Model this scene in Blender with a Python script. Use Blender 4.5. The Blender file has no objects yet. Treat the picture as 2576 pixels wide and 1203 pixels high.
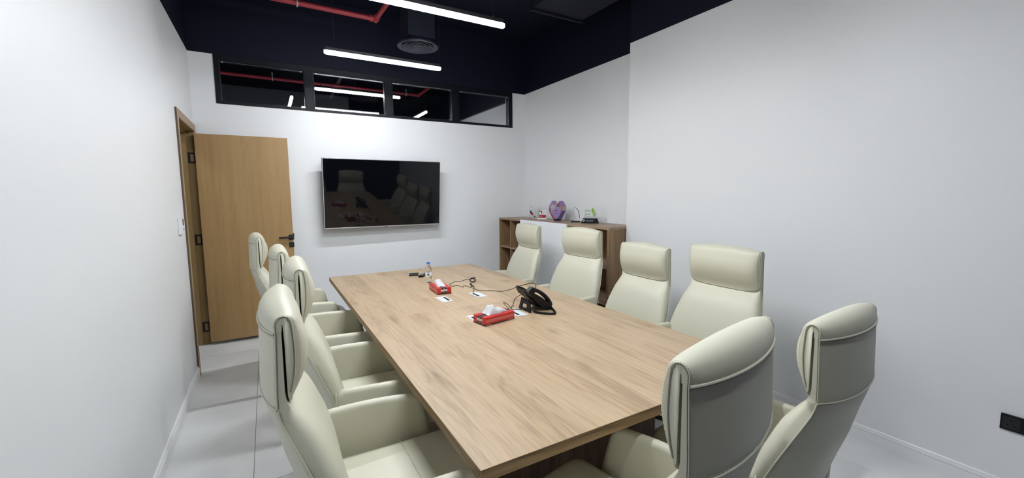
import bpy, bmesh, math, random
from mathutils import Vector, Matrix, Euler, noise

random.seed(7)
C = bpy.context.scene.collection
PI = math.pi

# ------------------------------------------------------------------ camera
cam_data = bpy.data.cameras.new('camera')
cam = bpy.data.objects.new('camera', cam_data)
C.objects.link(cam)
cam_data.sensor_fit = 'HORIZONTAL'
cam_data.sensor_width = 36.0
cam_data.lens = 36.0 * 1060.97 / 2576.0
cam_data.clip_start = 0.02
cam_data.clip_end = 60
Fv = Vector((0.49899683, 0.86014725, -0.10558823))
Rv = Vector((0.86457699, -0.50244897, -0.00718756))
Uv = Vector((0.05923506, 0.08770258, 0.99438396))
cam.matrix_world = Matrix(((Rv.x, Uv.x, -Fv.x, 0.0),
                           (Rv.y, Uv.y, -Fv.y, 0.0),
                           (Rv.z, Uv.z, -Fv.z, 1.56),
                           (0, 0, 0, 1)))
bpy.context.scene.camera = cam

# ------------------------------------------------------------------ world and exposure
world = bpy.data.worlds.new('world')
bpy.context.scene.world = world
world.use_nodes = True
world.node_tree.nodes['Background'].inputs[0].default_value = (0.55, 0.62, 0.8, 1)
world.node_tree.nodes['Background'].inputs[1].default_value = 0.02
vs = bpy.context.scene.view_settings
vs.view_transform = 'Standard'
vs.look = 'None'
vs.exposure = 1.53
vs.gamma = 1.0
vs.use_curve_mapping = False
LAMP = 50.0            # strength of the pendants in the room
LAMP_NEXT = 14.0       # strength of the pendants beyond the glass

# ------------------------------------------------------------------ room numbers (metres)
XL, XR, XR2 = -0.5964, 3.3865, 3.1653      # left wall, recessed right wall, near right wall
YF, YS, YN = 5.4393, 3.128, -0.38          # TV wall, step of the right wall, wall behind the camera
ZW, ZC = 3.018, 3.75                       # top of the white paint, slab
TZ = 0.75

# ------------------------------------------------------------------ node helpers
def new_mat(name):
    m = bpy.data.materials.new(name)
    m.use_nodes = True
    return m, m.node_tree, m.node_tree.nodes['Principled BSDF']

def N(nt, kind, **kw):
    n = nt.nodes.new(kind)
    for k, v in kw.items():
        setattr(n, k, v)
    return n

def math_node(nt, op, a, b=None):
    n = N(nt, 'ShaderNodeMath', operation=op)
    for i, v in enumerate((a, b)):
        if v is None:
            continue
        if isinstance(v, (int, float)):
            n.inputs[i].default_value = v
        else:
            nt.links.new(v, n.inputs[i])
    return n.outputs[0]

def srgb(r, g, b):
    f = lambda c: (c / 255) / 12.92 if c / 255 <= 0.04045 else ((c / 255 + 0.055) / 1.055) ** 2.4
    return (f(r), f(g), f(b), 1.0)

def plain(name, col, rough=0.5, metal=0.0, bump=0.0, bscale=60, var=0.0, spec=0.5, coat=0.0):
    m, nt, bs = new_mat(name)
    bs.inputs['Base Color'].default_value = col
    bs.inputs['Roughness'].default_value = rough
    bs.inputs['Metallic'].default_value = metal
    bs.inputs['Specular IOR Level'].default_value = spec
    bs.inputs['Coat Weight'].default_value = coat
    tc = N(nt, 'ShaderNodeTexCoord')
    no = N(nt, 'ShaderNodeTexNoise')
    no.inputs['Scale'].default_value = bscale
    no.inputs['Detail'].default_value = 3
    nt.links.new(tc.outputs['Object'], no.inputs['Vector'])
    if bump:
        b = N(nt, 'ShaderNodeBump')
        b.inputs['Strength'].default_value = bump
        b.inputs['Distance'].default_value = 0.002
        nt.links.new(no.outputs['Fac'], b.inputs['Height'])
        nt.links.new(b.outputs['Normal'], bs.inputs['Normal'])
    if var:
        n2 = N(nt, 'ShaderNodeTexNoise')
        n2.inputs['Scale'].default_value = 1.7
        n2.inputs['Detail'].default_value = 4
        nt.links.new(tc.outputs['Object'], n2.inputs['Vector'])
        mx = N(nt, 'ShaderNodeMix', data_type='RGBA')
        nt.links.new(n2.outputs['Fac'], mx.inputs[0])
        mx.inputs[6].default_value = tuple(c * (1 - var) for c in col[:3]) + (1,)
        mx.inputs[7].default_value = tuple(min(1, c * (1 + var)) for c in col[:3]) + (1,)
        nt.links.new(mx.outputs[2], bs.inputs['Base Color'])
    return m

def wood(name, dark, mid, light, axes='xyz', board=0.19, boardlen=50.0, fine=1.0, rings=1.0,
         rough=0.45, knots=0.6, contrast=1.0, streak=0.95, ring_amp=0.13, flecks=0.0, lines=0.0, ring_pow=1.8, broad=0.0):
    """axes: which object axis runs across, along, through the boards"""
    m, nt, bs = new_mat(name)
    L = nt.links.new
    tc = N(nt, 'ShaderNodeTexCoord')
    sp = N(nt, 'ShaderNodeSeparateXYZ')
    L(tc.outputs['Object'], sp.inputs[0])
    out = {'x': sp.outputs[0], 'y': sp.outputs[1], 'z': sp.outputs[2]}
    ac, al, th = (out[a] for a in axes)
    # board index and a random number for each board
    bi = math_node(nt, 'FLOOR', math_node(nt, 'DIVIDE', ac, board))
    bl = math_node(nt, 'FLOOR', math_node(nt, 'DIVIDE', al, boardlen))
    cb = N(nt, 'ShaderNodeCombineXYZ')
    L(bi, cb.inputs[0]); L(bl, cb.inputs[1])
    wn = N(nt, 'ShaderNodeTexWhiteNoise', noise_dimensions='3D')
    L(cb.outputs[0], wn.inputs['Vector'])
    rnd = wn.outputs['Value']
    off = math_node(nt, 'MULTIPLY', rnd, 13.7)
    # stretched coordinates
    v = N(nt, 'ShaderNodeCombineXYZ')
    L(math_node(nt, 'MULTIPLY', ac, 4.6), v.inputs[0])
    L(math_node(nt, 'ADD', math_node(nt, 'MULTIPLY', al, 0.46), off), v.inputs[1])
    L(math_node(nt, 'ADD', math_node(nt, 'MULTIPLY', th, 5.5), off), v.inputs[2])
    n1 = N(nt, 'ShaderNodeTexNoise')
    n1.inputs['Scale'].default_value = 1.0
    n1.inputs['Detail'].default_value = 2.5
    n1.inputs['Distortion'].default_value = 0.35
    L(v.outputs[0], n1.inputs['Vector'])
    ring = math_node(nt, 'SINE', math_node(nt, 'MULTIPLY', n1.outputs['Fac'], 105.0 * rings))
    ring = math_node(nt, 'MULTIPLY', math_node(nt, 'ADD', ring, 1.0), 0.5)
    ring = math_node(nt, 'POWER', ring, ring_pow)
    # fine fibres
    v2 = N(nt, 'ShaderNodeCombineXYZ')
    L(math_node(nt, 'MULTIPLY', ac, 160.0 * fine), v2.inputs[0])
    L(math_node(nt, 'ADD', math_node(nt, 'MULTIPLY', al, 5.0 * fine), off), v2.inputs[1])
    L(math_node(nt, 'MULTIPLY', th, 160.0 * fine), v2.inputs[2])
    n2 = N(nt, 'ShaderNodeTexNoise')
    n2.inputs['Scale'].default_value = 1.0
    n2.inputs['Detail'].default_value = 4
    L(v2.outputs[0], n2.inputs['Vector'])
    # long streaks
    v3 = N(nt, 'ShaderNodeCombineXYZ')
    L(math_node(nt, 'MULTIPLY', ac, 22.0), v3.inputs[0])
    L(math_node(nt, 'ADD', math_node(nt, 'MULTIPLY', al, 0.6), off), v3.inputs[1])
    L(math_node(nt, 'MULTIPLY', th, 22.0), v3.inputs[2])
    n3 = N(nt, 'ShaderNodeTexNoise')
    n3.inputs['Scale'].default_value = 1.0
    n3.inputs['Detail'].default_value = 3
    L(v3.outputs[0], n3.inputs['Vector'])
    # combine to one tone value
    t = math_node(nt, 'MULTIPLY', rnd, 0.14)
    t = math_node(nt, 'ADD', t, math_node(nt, 'MULTIPLY', n3.outputs['Fac'], streak))
    t = math_node(nt, 'ADD', t, math_node(nt, 'MULTIPLY', n2.outputs['Fac'], 0.42))
    t = math_node(nt, 'SUBTRACT', t, math_node(nt, 'MULTIPLY', ring, ring_amp))
    t = math_node(nt, 'SUBTRACT', t, 0.24 - (0.95 - streak) / 2)
    if broad:
        v6 = N(nt, 'ShaderNodeCombineXYZ')
        L(math_node(nt, 'MULTIPLY', ac, 6.0), v6.inputs[0])
        L(math_node(nt, 'ADD', math_node(nt, 'MULTIPLY', al, 1.3), off), v6.inputs[1])
        n6 = N(nt, 'ShaderNodeTexNoise')
        n6.inputs['Scale'].default_value = 1.0
        n6.inputs['Detail'].default_value = 3
        L(v6.outputs[0], n6.inputs['Vector'])
        t = math_node(nt, 'ADD', t, math_node(nt, 'MULTIPLY', math_node(nt, 'SUBTRACT', n6.outputs['Fac'], 0.5), broad * 1.6))
    if lines:
        fx = math_node(nt, 'ABSOLUTE', math_node(nt, 'SUBTRACT', math_node(nt, 'FRACT', math_node(nt, 'DIVIDE', ac, board)), 0.5))
        ln_m = N(nt, 'ShaderNodeMapRange')
        ln_m.inputs['From Min'].default_value = 0.44
        ln_m.inputs['From Max'].default_value = 0.50
        ln_m.inputs['To Max'].default_value = lines
        L(fx, ln_m.inputs['Value'])
        t = math_node(nt, 'ADD', t, math_node(nt, 'MULTIPLY', ln_m.outputs[0], n3.outputs['Fac']))
    if flecks:
        v5 = N(nt, 'ShaderNodeCombineXYZ')
        L(math_node(nt, 'MULTIPLY', ac, 110.0), v5.inputs[0])
        L(math_node(nt, 'ADD', math_node(nt, 'MULTIPLY', al, 3.0), off), v5.inputs[1])
        n5 = N(nt, 'ShaderNodeTexNoise')
        n5.inputs['Scale'].default_value = 1.0
        n5.inputs['Detail'].default_value = 2
        L(v5.outputs[0], n5.inputs['Vector'])
        fr_ = N(nt, 'ShaderNodeMapRange')
        fr_.inputs['From Min'].default_value = 0.58
        fr_.inputs['From Max'].default_value = 0.74
        fr_.inputs['To Max'].default_value = flecks
        L(n5.outputs['Fac'], fr_.inputs['Value'])
        t = math_node(nt, 'SUBTRACT', t, fr_.outputs[0])
    if knots:
        v4 = N(nt, 'ShaderNodeCombineXYZ')
        L(math_node(nt, 'MULTIPLY', ac, 2.9), v4.inputs[0])
        L(math_node(nt, 'ADD', math_node(nt, 'MULTIPLY', al, 1.1), math_node(nt, 'MULTIPLY', off, 0.0)), v4.inputs[1])
        n4 = N(nt, 'ShaderNodeTexNoise')
        n4.inputs['Scale'].default_value = 4.0
        n4.inputs['Detail'].default_value = 3
        L(tc.outputs['Object'], n4.inputs['Vector'])
        mv = N(nt, 'ShaderNodeVectorMath', operation='MULTIPLY_ADD')
        L(n4.outputs['Color'], mv.inputs[0])
        mv.inputs[1].default_value = (0.25, 0.25, 0)
        L(v4.outputs[0], mv.inputs[2])
        vo = N(nt, 'ShaderNodeTexVoronoi', voronoi_dimensions='2D')
        vo.inputs['Scale'].default_value = 1.0
        vo.inputs['Randomness'].default_value = 1.0
        L(mv.outputs[0], vo.inputs['Vector'])
        kn = N(nt, 'ShaderNodeMapRange')
        kn.inputs['From Min'].default_value = 0.0
        kn.inputs['From Max'].default_value = 0.12
        kn.inputs['To Min'].default_value = 0.5 * knots
        kn.inputs['To Max'].default_value = 0.0
        L(vo.outputs['Distance'], kn.inputs['Value'])
        km = math_node(nt, 'MULTIPLY', kn.outputs[0], math_node(nt, 'ADD', n2.outputs['Fac'], 0.1))
        t = math_node(nt, 'SUBTRACT', t, km)
    t = math_node(nt, 'ADD', math_node(nt, 'MULTIPLY', math_node(nt, 'SUBTRACT', t, 0.5), contrast), 0.5)
    cr = N(nt, 'ShaderNodeValToRGB')
    cr.color_ramp.elements[0].position = 0.05
    cr.color_ramp.elements[0].color = dark
    cr.color_ramp.elements[1].position = 0.95
    cr.color_ramp.elements[1].color = light
    e = cr.color_ramp.elements.new(0.45)
    e.color = mid
    L(t, cr.inputs[0])
    L(cr.outputs[0], bs.inputs['Base Color'])
    bs.inputs['Roughness'].default_value = rough
    b = N(nt, 'ShaderNodeBump')
    b.inputs['Strength'].default_value = 0.12
    b.inputs['Distance'].default_value = 0.001
    L(n2.outputs['Fac'], b.inputs['Height'])
    L(b.outputs['Normal'], bs.inputs['Normal'])
    return m

def emission(name, col, s, side=0.085):
    """opal diffuser: the LED strip faces down, so its lower face gives off more light than its sides"""
    m, nt, bs = new_mat(name)
    bs.inputs['Base Color'].default_value = (0.9, 0.9, 0.9, 1)
    bs.inputs['Emission Color'].default_value = col
    ge = N(nt, 'ShaderNodeNewGeometry')
    sp = N(nt, 'ShaderNodeSeparateXYZ')
    nt.links.new(ge.outputs['Normal'], sp.inputs[0])
    mr = N(nt, 'ShaderNodeMapRange')
    mr.inputs['From Min'].default_value = 0.0
    mr.inputs['From Max'].default_value = -1.0
    mr.inputs['To Min'].default_value = s * side
    mr.inputs['To Max'].default_value = s * 2.1
    nt.links.new(sp.outputs[2], mr.inputs['Value'])
    nt.links.new(mr.outputs[0], bs.inputs['Emission Strength'])
    return m

def glass(name, col=(1, 1, 1, 1), rough=0.0, ior=1.45):
    m, nt, bs = new_mat(name)
    bs.inputs['Base Color'].default_value = col
    bs.inputs['Roughness'].default_value = rough
    bs.inputs['IOR'].default_value = ior
    bs.inputs['Transmission Weight'].default_value = 1.0
    return m

# ------------------------------------------------------------------ materials
M_wall = plain('white_wall_paint', (0.82, 0.83, 0.848, 1), 0.42, bump=0.06, bscale=180)
M_black = plain('black_ceiling_paint', (0.0026, 0.0038, 0.0150, 1), 0.7, bump=0.05, bscale=90, spec=0.25)
M_duct = plain('dark_duct_paint', (0.010, 0.011, 0.025, 1), 0.55)
M_trim = plain('white_skirting', (0.86, 0.865, 0.88, 1), 0.3)
M_frame = plain('black_aluminium', (0.0035, 0.004, 0.008, 1), 0.5, spec=0.25)
M_bead = plain('grey_glazing_bead', (0.10, 0.11, 0.13, 1), 0.3)
M_black_metal = plain('matt_black_metal', (0.010, 0.010, 0.012, 1), 0.4)
M_black_plastic = plain('black_plastic', (0.0045, 0.0045, 0.006, 1), 0.42, bump=0.04, bscale=400, spec=0.3)
M_rubber = plain('black_rubber', (0.012, 0.010, 0.010, 1), 0.6)
M_leather = plain('cream_leather', (0.60, 0.584, 0.468, 1), 0.42, bump=0.16, bscale=420, var=0.02)
M_thread = plain('cream_thread', (0.42, 0.41, 0.32, 1), 0.6)
M_piping = plain('cream_piping', (0.60, 0.59, 0.47, 1), 0.35)
M_seam_shadow = plain('painted_seam_shadow', (0.20, 0.19, 0.14, 1), 0.7)  # dark colour standing in for the shade along the seams
M_chrome = plain('polished_metal', (0.55, 0.56, 0.58, 1), 0.22, metal=1.0)
M_alu = plain('brushed_aluminium', (0.80, 0.84, 0.88, 1), 0.35, metal=0.25, bump=0.03, bscale=200)
M_table = wood('oak_laminate', srgb(118, 94, 70), srgb(180, 156, 127), srgb(210, 188, 160), 'xyz',
               board=0.17, boardlen=1.9, rough=0.40, knots=0.6, streak=0.34, ring_amp=0.085, ring_pow=3.0, broad=0.30, flecks=0.16, lines=0.12)
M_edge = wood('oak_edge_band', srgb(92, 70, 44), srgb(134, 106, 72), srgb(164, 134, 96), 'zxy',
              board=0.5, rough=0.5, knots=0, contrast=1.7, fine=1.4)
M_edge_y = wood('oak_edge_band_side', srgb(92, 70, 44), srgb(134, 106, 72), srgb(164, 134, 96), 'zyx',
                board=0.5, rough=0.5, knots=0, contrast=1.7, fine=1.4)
M_base = wood('dark_oak_panel', srgb(62, 44, 32), srgb(94, 70, 52), srgb(120, 92, 68), 'xzy', board=0.35, rough=0.5, knots=0.3)
M_cab = wood('walnut_laminate', srgb(104, 80, 54), srgb(146, 116, 84), srgb(174, 144, 108), 'yzx', board=0.4, rough=0.5, knots=0.3)
M_cab_top = wood('walnut_laminate_top', srgb(116, 94, 74), srgb(158, 132, 106), srgb(188, 162, 134), 'xyz', board=0.5, rough=0.4, knots=0.3)
M_cab_end = wood('walnut_laminate_end', srgb(104, 80, 56), srgb(142, 113, 82), srgb(170, 140, 104), 'xzy', board=0.4, rough=0.5, knots=0.5)
M_door = wood('honey_oak_veneer', srgb(142, 111, 70), srgb(164, 131, 86), srgb(178, 145, 100), 'xzy', board=0.8, rough=0.45,
              knots=0, contrast=0.7)
M_jamb = wood('honey_oak_frame', srgb(116, 92, 56), srgb(138, 112, 70), srgb(154, 127, 84), 'yzx', board=0.6, rough=0.5,
              knots=0, contrast=0.6)
M_casing = wood('grey_brown_casing', srgb(140, 118, 92), srgb(160, 138, 110), srgb(174, 152, 124), 'yzx', board=0.6, rough=0.5,
                knots=0, contrast=0.5)
M_casing_edge = plain('dark_casing_edge', srgb(92, 76, 62), 0.6)
M_lacquer = plain('white_lacquer', (0.87, 0.885, 0.92, 1), 0.25)
M_lamp = emission('lamp_diffuser', (0.93, 0.97, 1.0, 1), LAMP)
M_lamp_fill = emission('lamp_diffuser_fill', (0.93, 0.97, 1.0, 1), LAMP * 0.6)  # dimmer diffuser for the added fill lamp above the camera
M_lamp_next = emission('lamp_diffuser_beyond', (0.93, 0.97, 1.0, 1), LAMP_NEXT)
M_red_pipe = plain('red_pipe_paint', (0.27, 0.016, 0.028, 1), 0.5)
M_steel = plain('galvanised_steel', (0.45, 0.46, 0.5, 1), 0.4, metal=0.6)
M_pane = glass('clear_glass', (1, 1, 1, 1), 0.0, 1.5)
M_tissue = plain('tissue_paper', (0.90, 0.91, 0.93, 1), 0.8, bump=0.3, bscale=60)
M_red = plain('red_cardboard', (0.53, 0.022, 0.018, 1), 0.35)
M_box_black = plain('black_print', (0.035, 0.012, 0.012, 1), 0.4)
M_box_white = plain('white_print', (0.75, 0.72, 0.70, 1), 0.5)
M_box_pink = plain('pink_print', (0.70, 0.42, 0.38, 1), 0.5)
M_blue_cap = plain('blue_cap_plastic', (0.06, 0.22, 0.72, 1), 0.35)
M_bottle = glass('clear_bottle_plastic', (0.93, 0.95, 0.97, 1), 0.05, 1.18)
M_label = plain('bottle_label', (0.78, 0.80, 0.82, 1), 0.4)
M_acrylic = glass('clear_acrylic', (0.97, 0.98, 1.0, 1), 0.0, 1.25)
M_white_pl = plain('white_plastic', (0.80, 0.81, 0.83, 1), 0.35)
M_print_grey = plain('grey_print', (0.28, 0.30, 0.34, 1), 0.5)
M_print_dark = plain('dark_print', (0.006, 0.006, 0.009, 1), 0.6, spec=0.15)
M_award_red = plain('award_red', (0.35, 0.01, 0.015, 1), 0.3)
M_green = plain('green_enamel', (0.24, 0.46, 0.04, 1), 0.35)
M_disp = plain('brown_display', (0.09, 0.045, 0.04, 1), 0.2)
M_tube_dark = plain('cable_sheath', (0.016, 0.009, 0.007, 1), 0.35)

# TV screen: a dark, mirror-smooth panel
M_screen, _nt, _b = new_mat('black_screen_glass')
_b.inputs['Base Color'].default_value = (0.0022, 0.0026, 0.004, 1)
_b.inputs['Roughness'].default_value = 0.035
_b.inputs['IOR'].default_value = 1.43
M_silver = plain('silver_bezel', (0.62, 0.63, 0.66, 1), 0.3, metal=0.6)

# crystal facets of the heart
def facet(name, col, rough=0.12):
    return plain(name, col, rough, spec=0.8, coat=0.6)
FACETS = [facet('violet_facet', (0.15, 0.085, 0.30, 1)), facet('mauve_facet', (0.28, 0.18, 0.34, 1)),
          facet('plum_facet', (0.13, 0.03, 0.07, 1)), facet('navy_facet', (0.02, 0.018, 0.06, 1)),
          facet('sand_facet', (0.38, 0.31, 0.29, 1)), facet('lilac_facet', (0.24, 0.15, 0.38, 1)),
          facet('copper_facet', (0.30, 0.12, 0.12, 1))]

# floor tiles: light grey porcelain with faint veins
M_tile, nt, bs = new_mat('light_grey_porcelain')
tc = N(nt, 'ShaderNodeTexCoord')
gp = N(nt, 'ShaderNodeNewGeometry')
n1 = N(nt, 'ShaderNodeTexNoise'); n1.inputs['Scale'].default_value = 2.2; n1.inputs['Detail'].default_value = 6
n1.inputs['Distortion'].default_value = 1.2
nt.links.new(gp.outputs['Position'], n1.inputs['Vector'])
cr = N(nt, 'ShaderNodeValToRGB')
cr.color_ramp.elements[0].position = 0.3; cr.color_ramp.elements[0].color = (0.74, 0.745, 0.75, 1)
cr.color_ramp.elements[1].position = 0.7; cr.color_ramp.elements[1].color = (0.83, 0.835, 0.84, 1)
nt.links.new(n1.outputs['Fac'], cr.inputs[0])
nt.links.new(cr.outputs[0], bs.inputs['Base Color'])
bs.inputs['Roughness'].default_value = 0.28
M_grout = plain('grey_grout', (0.22, 0.22, 0.22, 1), 0.8)

# ------------------------------------------------------------------ mesh helpers
def link(name, me, mat=None, parent=None, mats=None):
    o = bpy.data.objects.new(name, me)
    C.objects.link(o)
    for m in (mats or ([mat] if mat else [])):
        me.materials.append(m)
    if parent:
        o.parent = parent
    return o

def bm_obj(name, bm, mat=None, parent=None, smooth=False, mats=None):
    me = bpy.data.meshes.new(name)
    bmesh.ops.recalc_face_normals(bm, faces=bm.faces)
    bm.to_mesh(me)
    bm.free()
    if smooth:
        for p in me.polygons:
            p.use_smooth = True
        try:
            me.set_sharp_from_angle(angle=math.radians(smooth if smooth is not True else 40))
        except Exception:
            pass
    return link(name, me, mat, parent, mats)

def add_box(bm, x0, x1, y0, y1, z0, z1, bev=0.0, mi=0, seg=2):
    vs_ = [bm.verts.new((x, y, z)) for x in (x0, x1) for y in (y0, y1) for z in (z0, z1)]
    idx = [(0, 1, 3, 2), (4, 6, 7, 5), (0, 4, 5, 1), (2, 3, 7, 6), (0, 2, 6, 4), (1, 5, 7, 3)]
    fs = [bm.faces.new([vs_[i] for i in f]) for f in idx]
    for f in fs:
        f.material_index = mi
    if bev:
        es = list({e for f in fs for e in f.edges})
        r = bmesh.ops.bevel(bm, geom=es, offset=bev, segments=seg, affect='EDGES', profile=0.5)
        for f in r['faces']:
            f.material_index = mi
    return fs

def box(name, x0, x1, y0, y1, z0, z1, mat, parent=None, bev=0.0, seg=2, smooth=False):
    bm = bmesh.new()
    add_box(bm, x0, x1, y0, y1, z0, z1, bev, 0, seg)
    return bm_obj(name, bm, mat, parent, smooth)

def boxes(name, lst, mat, parent=None, bev=0.0):
    bm = bmesh.new()
    for b in lst:
        add_box(bm, *b, bev)
    return bm_obj(name, bm, mat, parent)

def prism(bm, poly, lo, hi, axis='y', mi=0, bev=0.0):
    """poly: 2D points; axis = extrusion axis. for 'y' poly=(x,z); 'x' poly=(y,z); 'z' poly=(x,y)"""
    def P(a, b, t):
        return {'y': (a, t, b), 'x': (t, a, b), 'z': (a, b, t)}[axis]
    A = [bm.verts.new(P(a, b, lo)) for a, b in poly]
    B = [bm.verts.new(P(a, b, hi)) for a, b in poly]
    n = len(poly)
    fs = [bm.faces.new(A), bm.faces.new(B[::-1])]
    for i in range(n):
        fs.append(bm.faces.new((A[i], B[i], B[(i + 1) % n], A[(i + 1) % n])))
    for f in fs:
        f.material_index = mi
    if bev:
        es = [e for e in set(fs[0].edges) | set(fs[1].edges)]
        r = bmesh.ops.bevel(bm, geom=es, offset=bev, segments=2, affect='EDGES', profile=0.5)
        for f in r['faces']:
            f.material_index = mi
    return fs

def catmull(pts, n=6, closed=False):
    P = [Vector(p) for p in pts]
    out = []
    m = len(P)
    rng = range(m) if closed else range(m - 1)
    for i in rng:
        if closed:
            a, b, c, d = P[(i - 1) % m], P[i], P[(i + 1) % m], P[(i + 2) % m]
        else:
            a = P[i - 1] if i > 0 else P[0] * 2 - P[1]
            b, c = P[i], P[i + 1]
            d = P[i + 2] if i + 2 < m else P[-1] * 2 - P[-2]
        for k in range(n):
            t = k / n
            out.append(0.5 * ((2 * b) + (c - a) * t + (2 * a - 5 * b + 4 * c - d) * t * t + (3 * b - a - 3 * c + d) * t ** 3))
    if not closed:
        out.append(P[-1])
    return out

def add_tube(bm, pts, r, seg=8, closed=False, mi=0):
    P = [Vector(p) for p in pts]
    n = len(P)
    rings = []
    prev = None
    for i in range(n):
        if closed:
            t = (P[(i + 1) % n] - P[(i - 1) % n])
        else:
            t = P[min(i + 1, n - 1)] - P[max(i - 1, 0)]
        t = t.normalized() if t.length > 1e-9 else Vector((0, 0, 1))
        if prev is None:
            up = Vector((0, 0, 1)) if abs(t.z) < 0.9 else Vector((1, 0, 0))
            a = t.cross(up).normalized()
        else:
            a = (prev - t * prev.dot(t))
            a = a.normalized() if a.length > 1e-9 else t.orthogonal().normalized()
        prev = a
        b = t.cross(a)
        rr = r(i / max(1, n - 1)) if callable(r) else r
        rings.append([bm.verts.new(P[i] + (a * math.cos(2 * PI * k / seg) + b * math.sin(2 * PI * k / seg)) * rr) for k in range(seg)])
    m = n if closed else n - 1
    for i in range(m):
        A, B = rings[i], rings[(i + 1) % n]
        for k in range(seg):
            f = bm.faces.new((A[k], A[(k + 1) % seg], B[(k + 1) % seg], B[k]))
            f.material_index = mi
            f.smooth = True
    if not closed:
        for R_ in (rings[0][::-1], rings[-1]):
            f = bm.faces.new(R_)
            f.material_index = mi

def tube(name, pts, r, mat, parent=None, seg=8, closed=False):
    bm = bmesh.new()
    add_tube(bm, pts, r, seg, closed)
    return bm_obj(name, bm, mat, parent, smooth=50)

def add_lathe(bm, prof, cx=0, cy=0, z0=0, seg=24, mi=0):
    rings = []
    for r, z in prof:
        if r < 1e-6:
            rings.append([bm.verts.new((cx, cy, z0 + z))])
        else:
            rings.append([bm.verts.new((cx + r * math.cos(2 * PI * k / seg), cy + r * math.sin(2 * PI * k / seg), z0 + z)) for k in range(seg)])
    for A, B in zip(rings, rings[1:]):
        if len(A) == 1 and len(B) == 1:
            continue
        for k in range(seg):
            if len(A) == 1:
                f = bm.faces.new((A[0], B[(k + 1) % seg], B[k]))
            elif len(B) == 1:
                f = bm.faces.new((A[k], A[(k + 1) % seg], B[0]))
            else:
                f = bm.faces.new((A[k], A[(k + 1) % seg], B[(k + 1) % seg], B[k]))
            f.material_index = mi
            f.smooth = True

def lathe(name, prof, mat, parent=None, loc=(0, 0, 0), seg=24, smooth=35):
    bm = bmesh.new()
    add_lathe(bm, prof, 0, 0, 0, seg)
    o = bm_obj(name, bm, mat, parent, smooth=smooth)
    o.location = loc
    return o

def empty(name, label, cat, loc=(0, 0, 0), rz=0.0, group=None):
    o = bpy.data.objects.new(name, None)
    C.objects.link(o)
    o.location = loc
    o.rotation_euler = (0, 0, rz)
    o.empty_display_size = 0.1
    o['label'] = label
    o['category'] = cat
    if group:
        o['group'] = group
    return o

def tag(o, label, cat, group=None):
    o['label'] = label
    o['category'] = cat
    if group:
        o['group'] = group
    return o

def structure(o, label=None, cat=None):
    o['kind'] = 'structure'
    if label:
        o['label'] = label
        o['category'] = cat
    return o

def copy_tree(o, parent=None):
    c = o.copy()
    C.objects.link(c)
    c.parent = parent
    for ch in list(o.children):
        copy_tree(ch, c)
    return c

def text_mesh(name, s, size, mat, parent, matrix, extrude=0.0004, align='CENTER'):
    cu = bpy.data.curves.new(name, 'FONT')
    cu.body = s
    cu.size = size
    cu.extrude = extrude
    cu.offset = size * 0.018
    cu.align_x = align
    cu.align_y = 'CENTER'
    cu.resolution_u = 2
    tmp = bpy.data.objects.new(name + '_tmp', cu)
    C.objects.link(tmp)
    bpy.context.view_layer.update()
    dg = bpy.context.evaluated_depsgraph_get()
    me = bpy.data.meshes.new_from_object(tmp.evaluated_get(dg))
    bpy.data.objects.remove(tmp, do_unlink=True)
    bpy.data.curves.remove(cu)
    me.name = name
    me.materials.clear()
    o = link(name, me, mat, parent)
    o.matrix_local = matrix
    return o

# ================================================================== THE SETTING
WT = 0.20
# floor: screed with tiles on it
fl = box('floor', XL - 1.9, 4.6, YN - 0.3, 10.2, -0.10, -0.006, M_grout)
structure(fl, 'light grey porcelain tiled floor of the meeting room', 'floor')
TX0, TY0, TW, TL = -0.15, 3.756, 0.60, 1.20
tile_meshes = {}
g = 0.0014
for i in range(-4, 8):
    for j in range(-4, 6):
        x0, x1 = TX0 + TW * i + g, TX0 + TW * (i + 1) - g
        y0, y1 = TY0 + TL * j + g, TY0 + TL * (j + 1) - g
        x0 = max(x0, XL - 1.9); x1 = min(x1, 4.6); y0 = max(y0, YN - 0.3); y1 = min(y1, 10.2)
        if x1 - x0 < 0.01 or y1 - y0 < 0.01:
            continue
        key = (round(x1 - x0, 4), round(y1 - y0, 4))
        if key not in tile_meshes:
            bm = bmesh.new()
            w, l = key
            add_box(bm, 0, w, 0, l, -0.008, 0.0, 0.0008, 0, 1)
            me = bpy.data.meshes.new('floor_tile')
            bmesh.ops.recalc_face_normals(bm, faces=bm.faces)
            bm.to_mesh(me); bm.free()
            me.materials.append(M_tile)
            tile_meshes[key] = me
        o = bpy.data.objects.new('floor_tile', tile_meshes[key])
        C.objects.link(o)
        o.parent = fl
        o.location = (x0, y0, 0)

# ceiling slab (over both rooms)
ce = box('ceiling', XL - 1.9, 4.6, YN - 0.3, 10.2, ZC, ZC + 0.1, M_black)
structure(ce, 'black painted open ceiling slab', 'ceiling')

# left wall with the doorway
DY0, DY1, DZ = 4.475, 5.375, 2.215
wl = boxes('wall_left', [(XL - WT, XL, YN, DY0, 0, ZW), (XL - WT, XL, DY0, DY1, DZ, ZW), (XL - WT, XL, DY1, YF, 0, ZW)], M_wall)
structure(wl, 'white painted left wall with the doorway', 'wall')
box('painted_band', XL - WT, XL + 0.0005, YN, YF, ZW, ZC, M_black, wl)

# wall with the television (window opening under the black band)
WX0, WX1, WZ0, WZ1 = -0.385, 3.172, 2.522, 3.018
wb = boxes('wall_back', [(XL - WT, XR + 0.3, YF, YF + WT, 0, WZ0), (XL - WT, WX0, YF, YF + WT, WZ0, ZW),
                         (WX1, XR + 0.3, YF, YF + WT, WZ0, ZW)], M_wall)
structure(wb, 'white painted wall carrying the television', 'wall')
box('painted_band', XL - WT, XR + 0.3, YF - 0.0005, YF + WT, ZW, ZC, M_black, wb)

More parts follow.
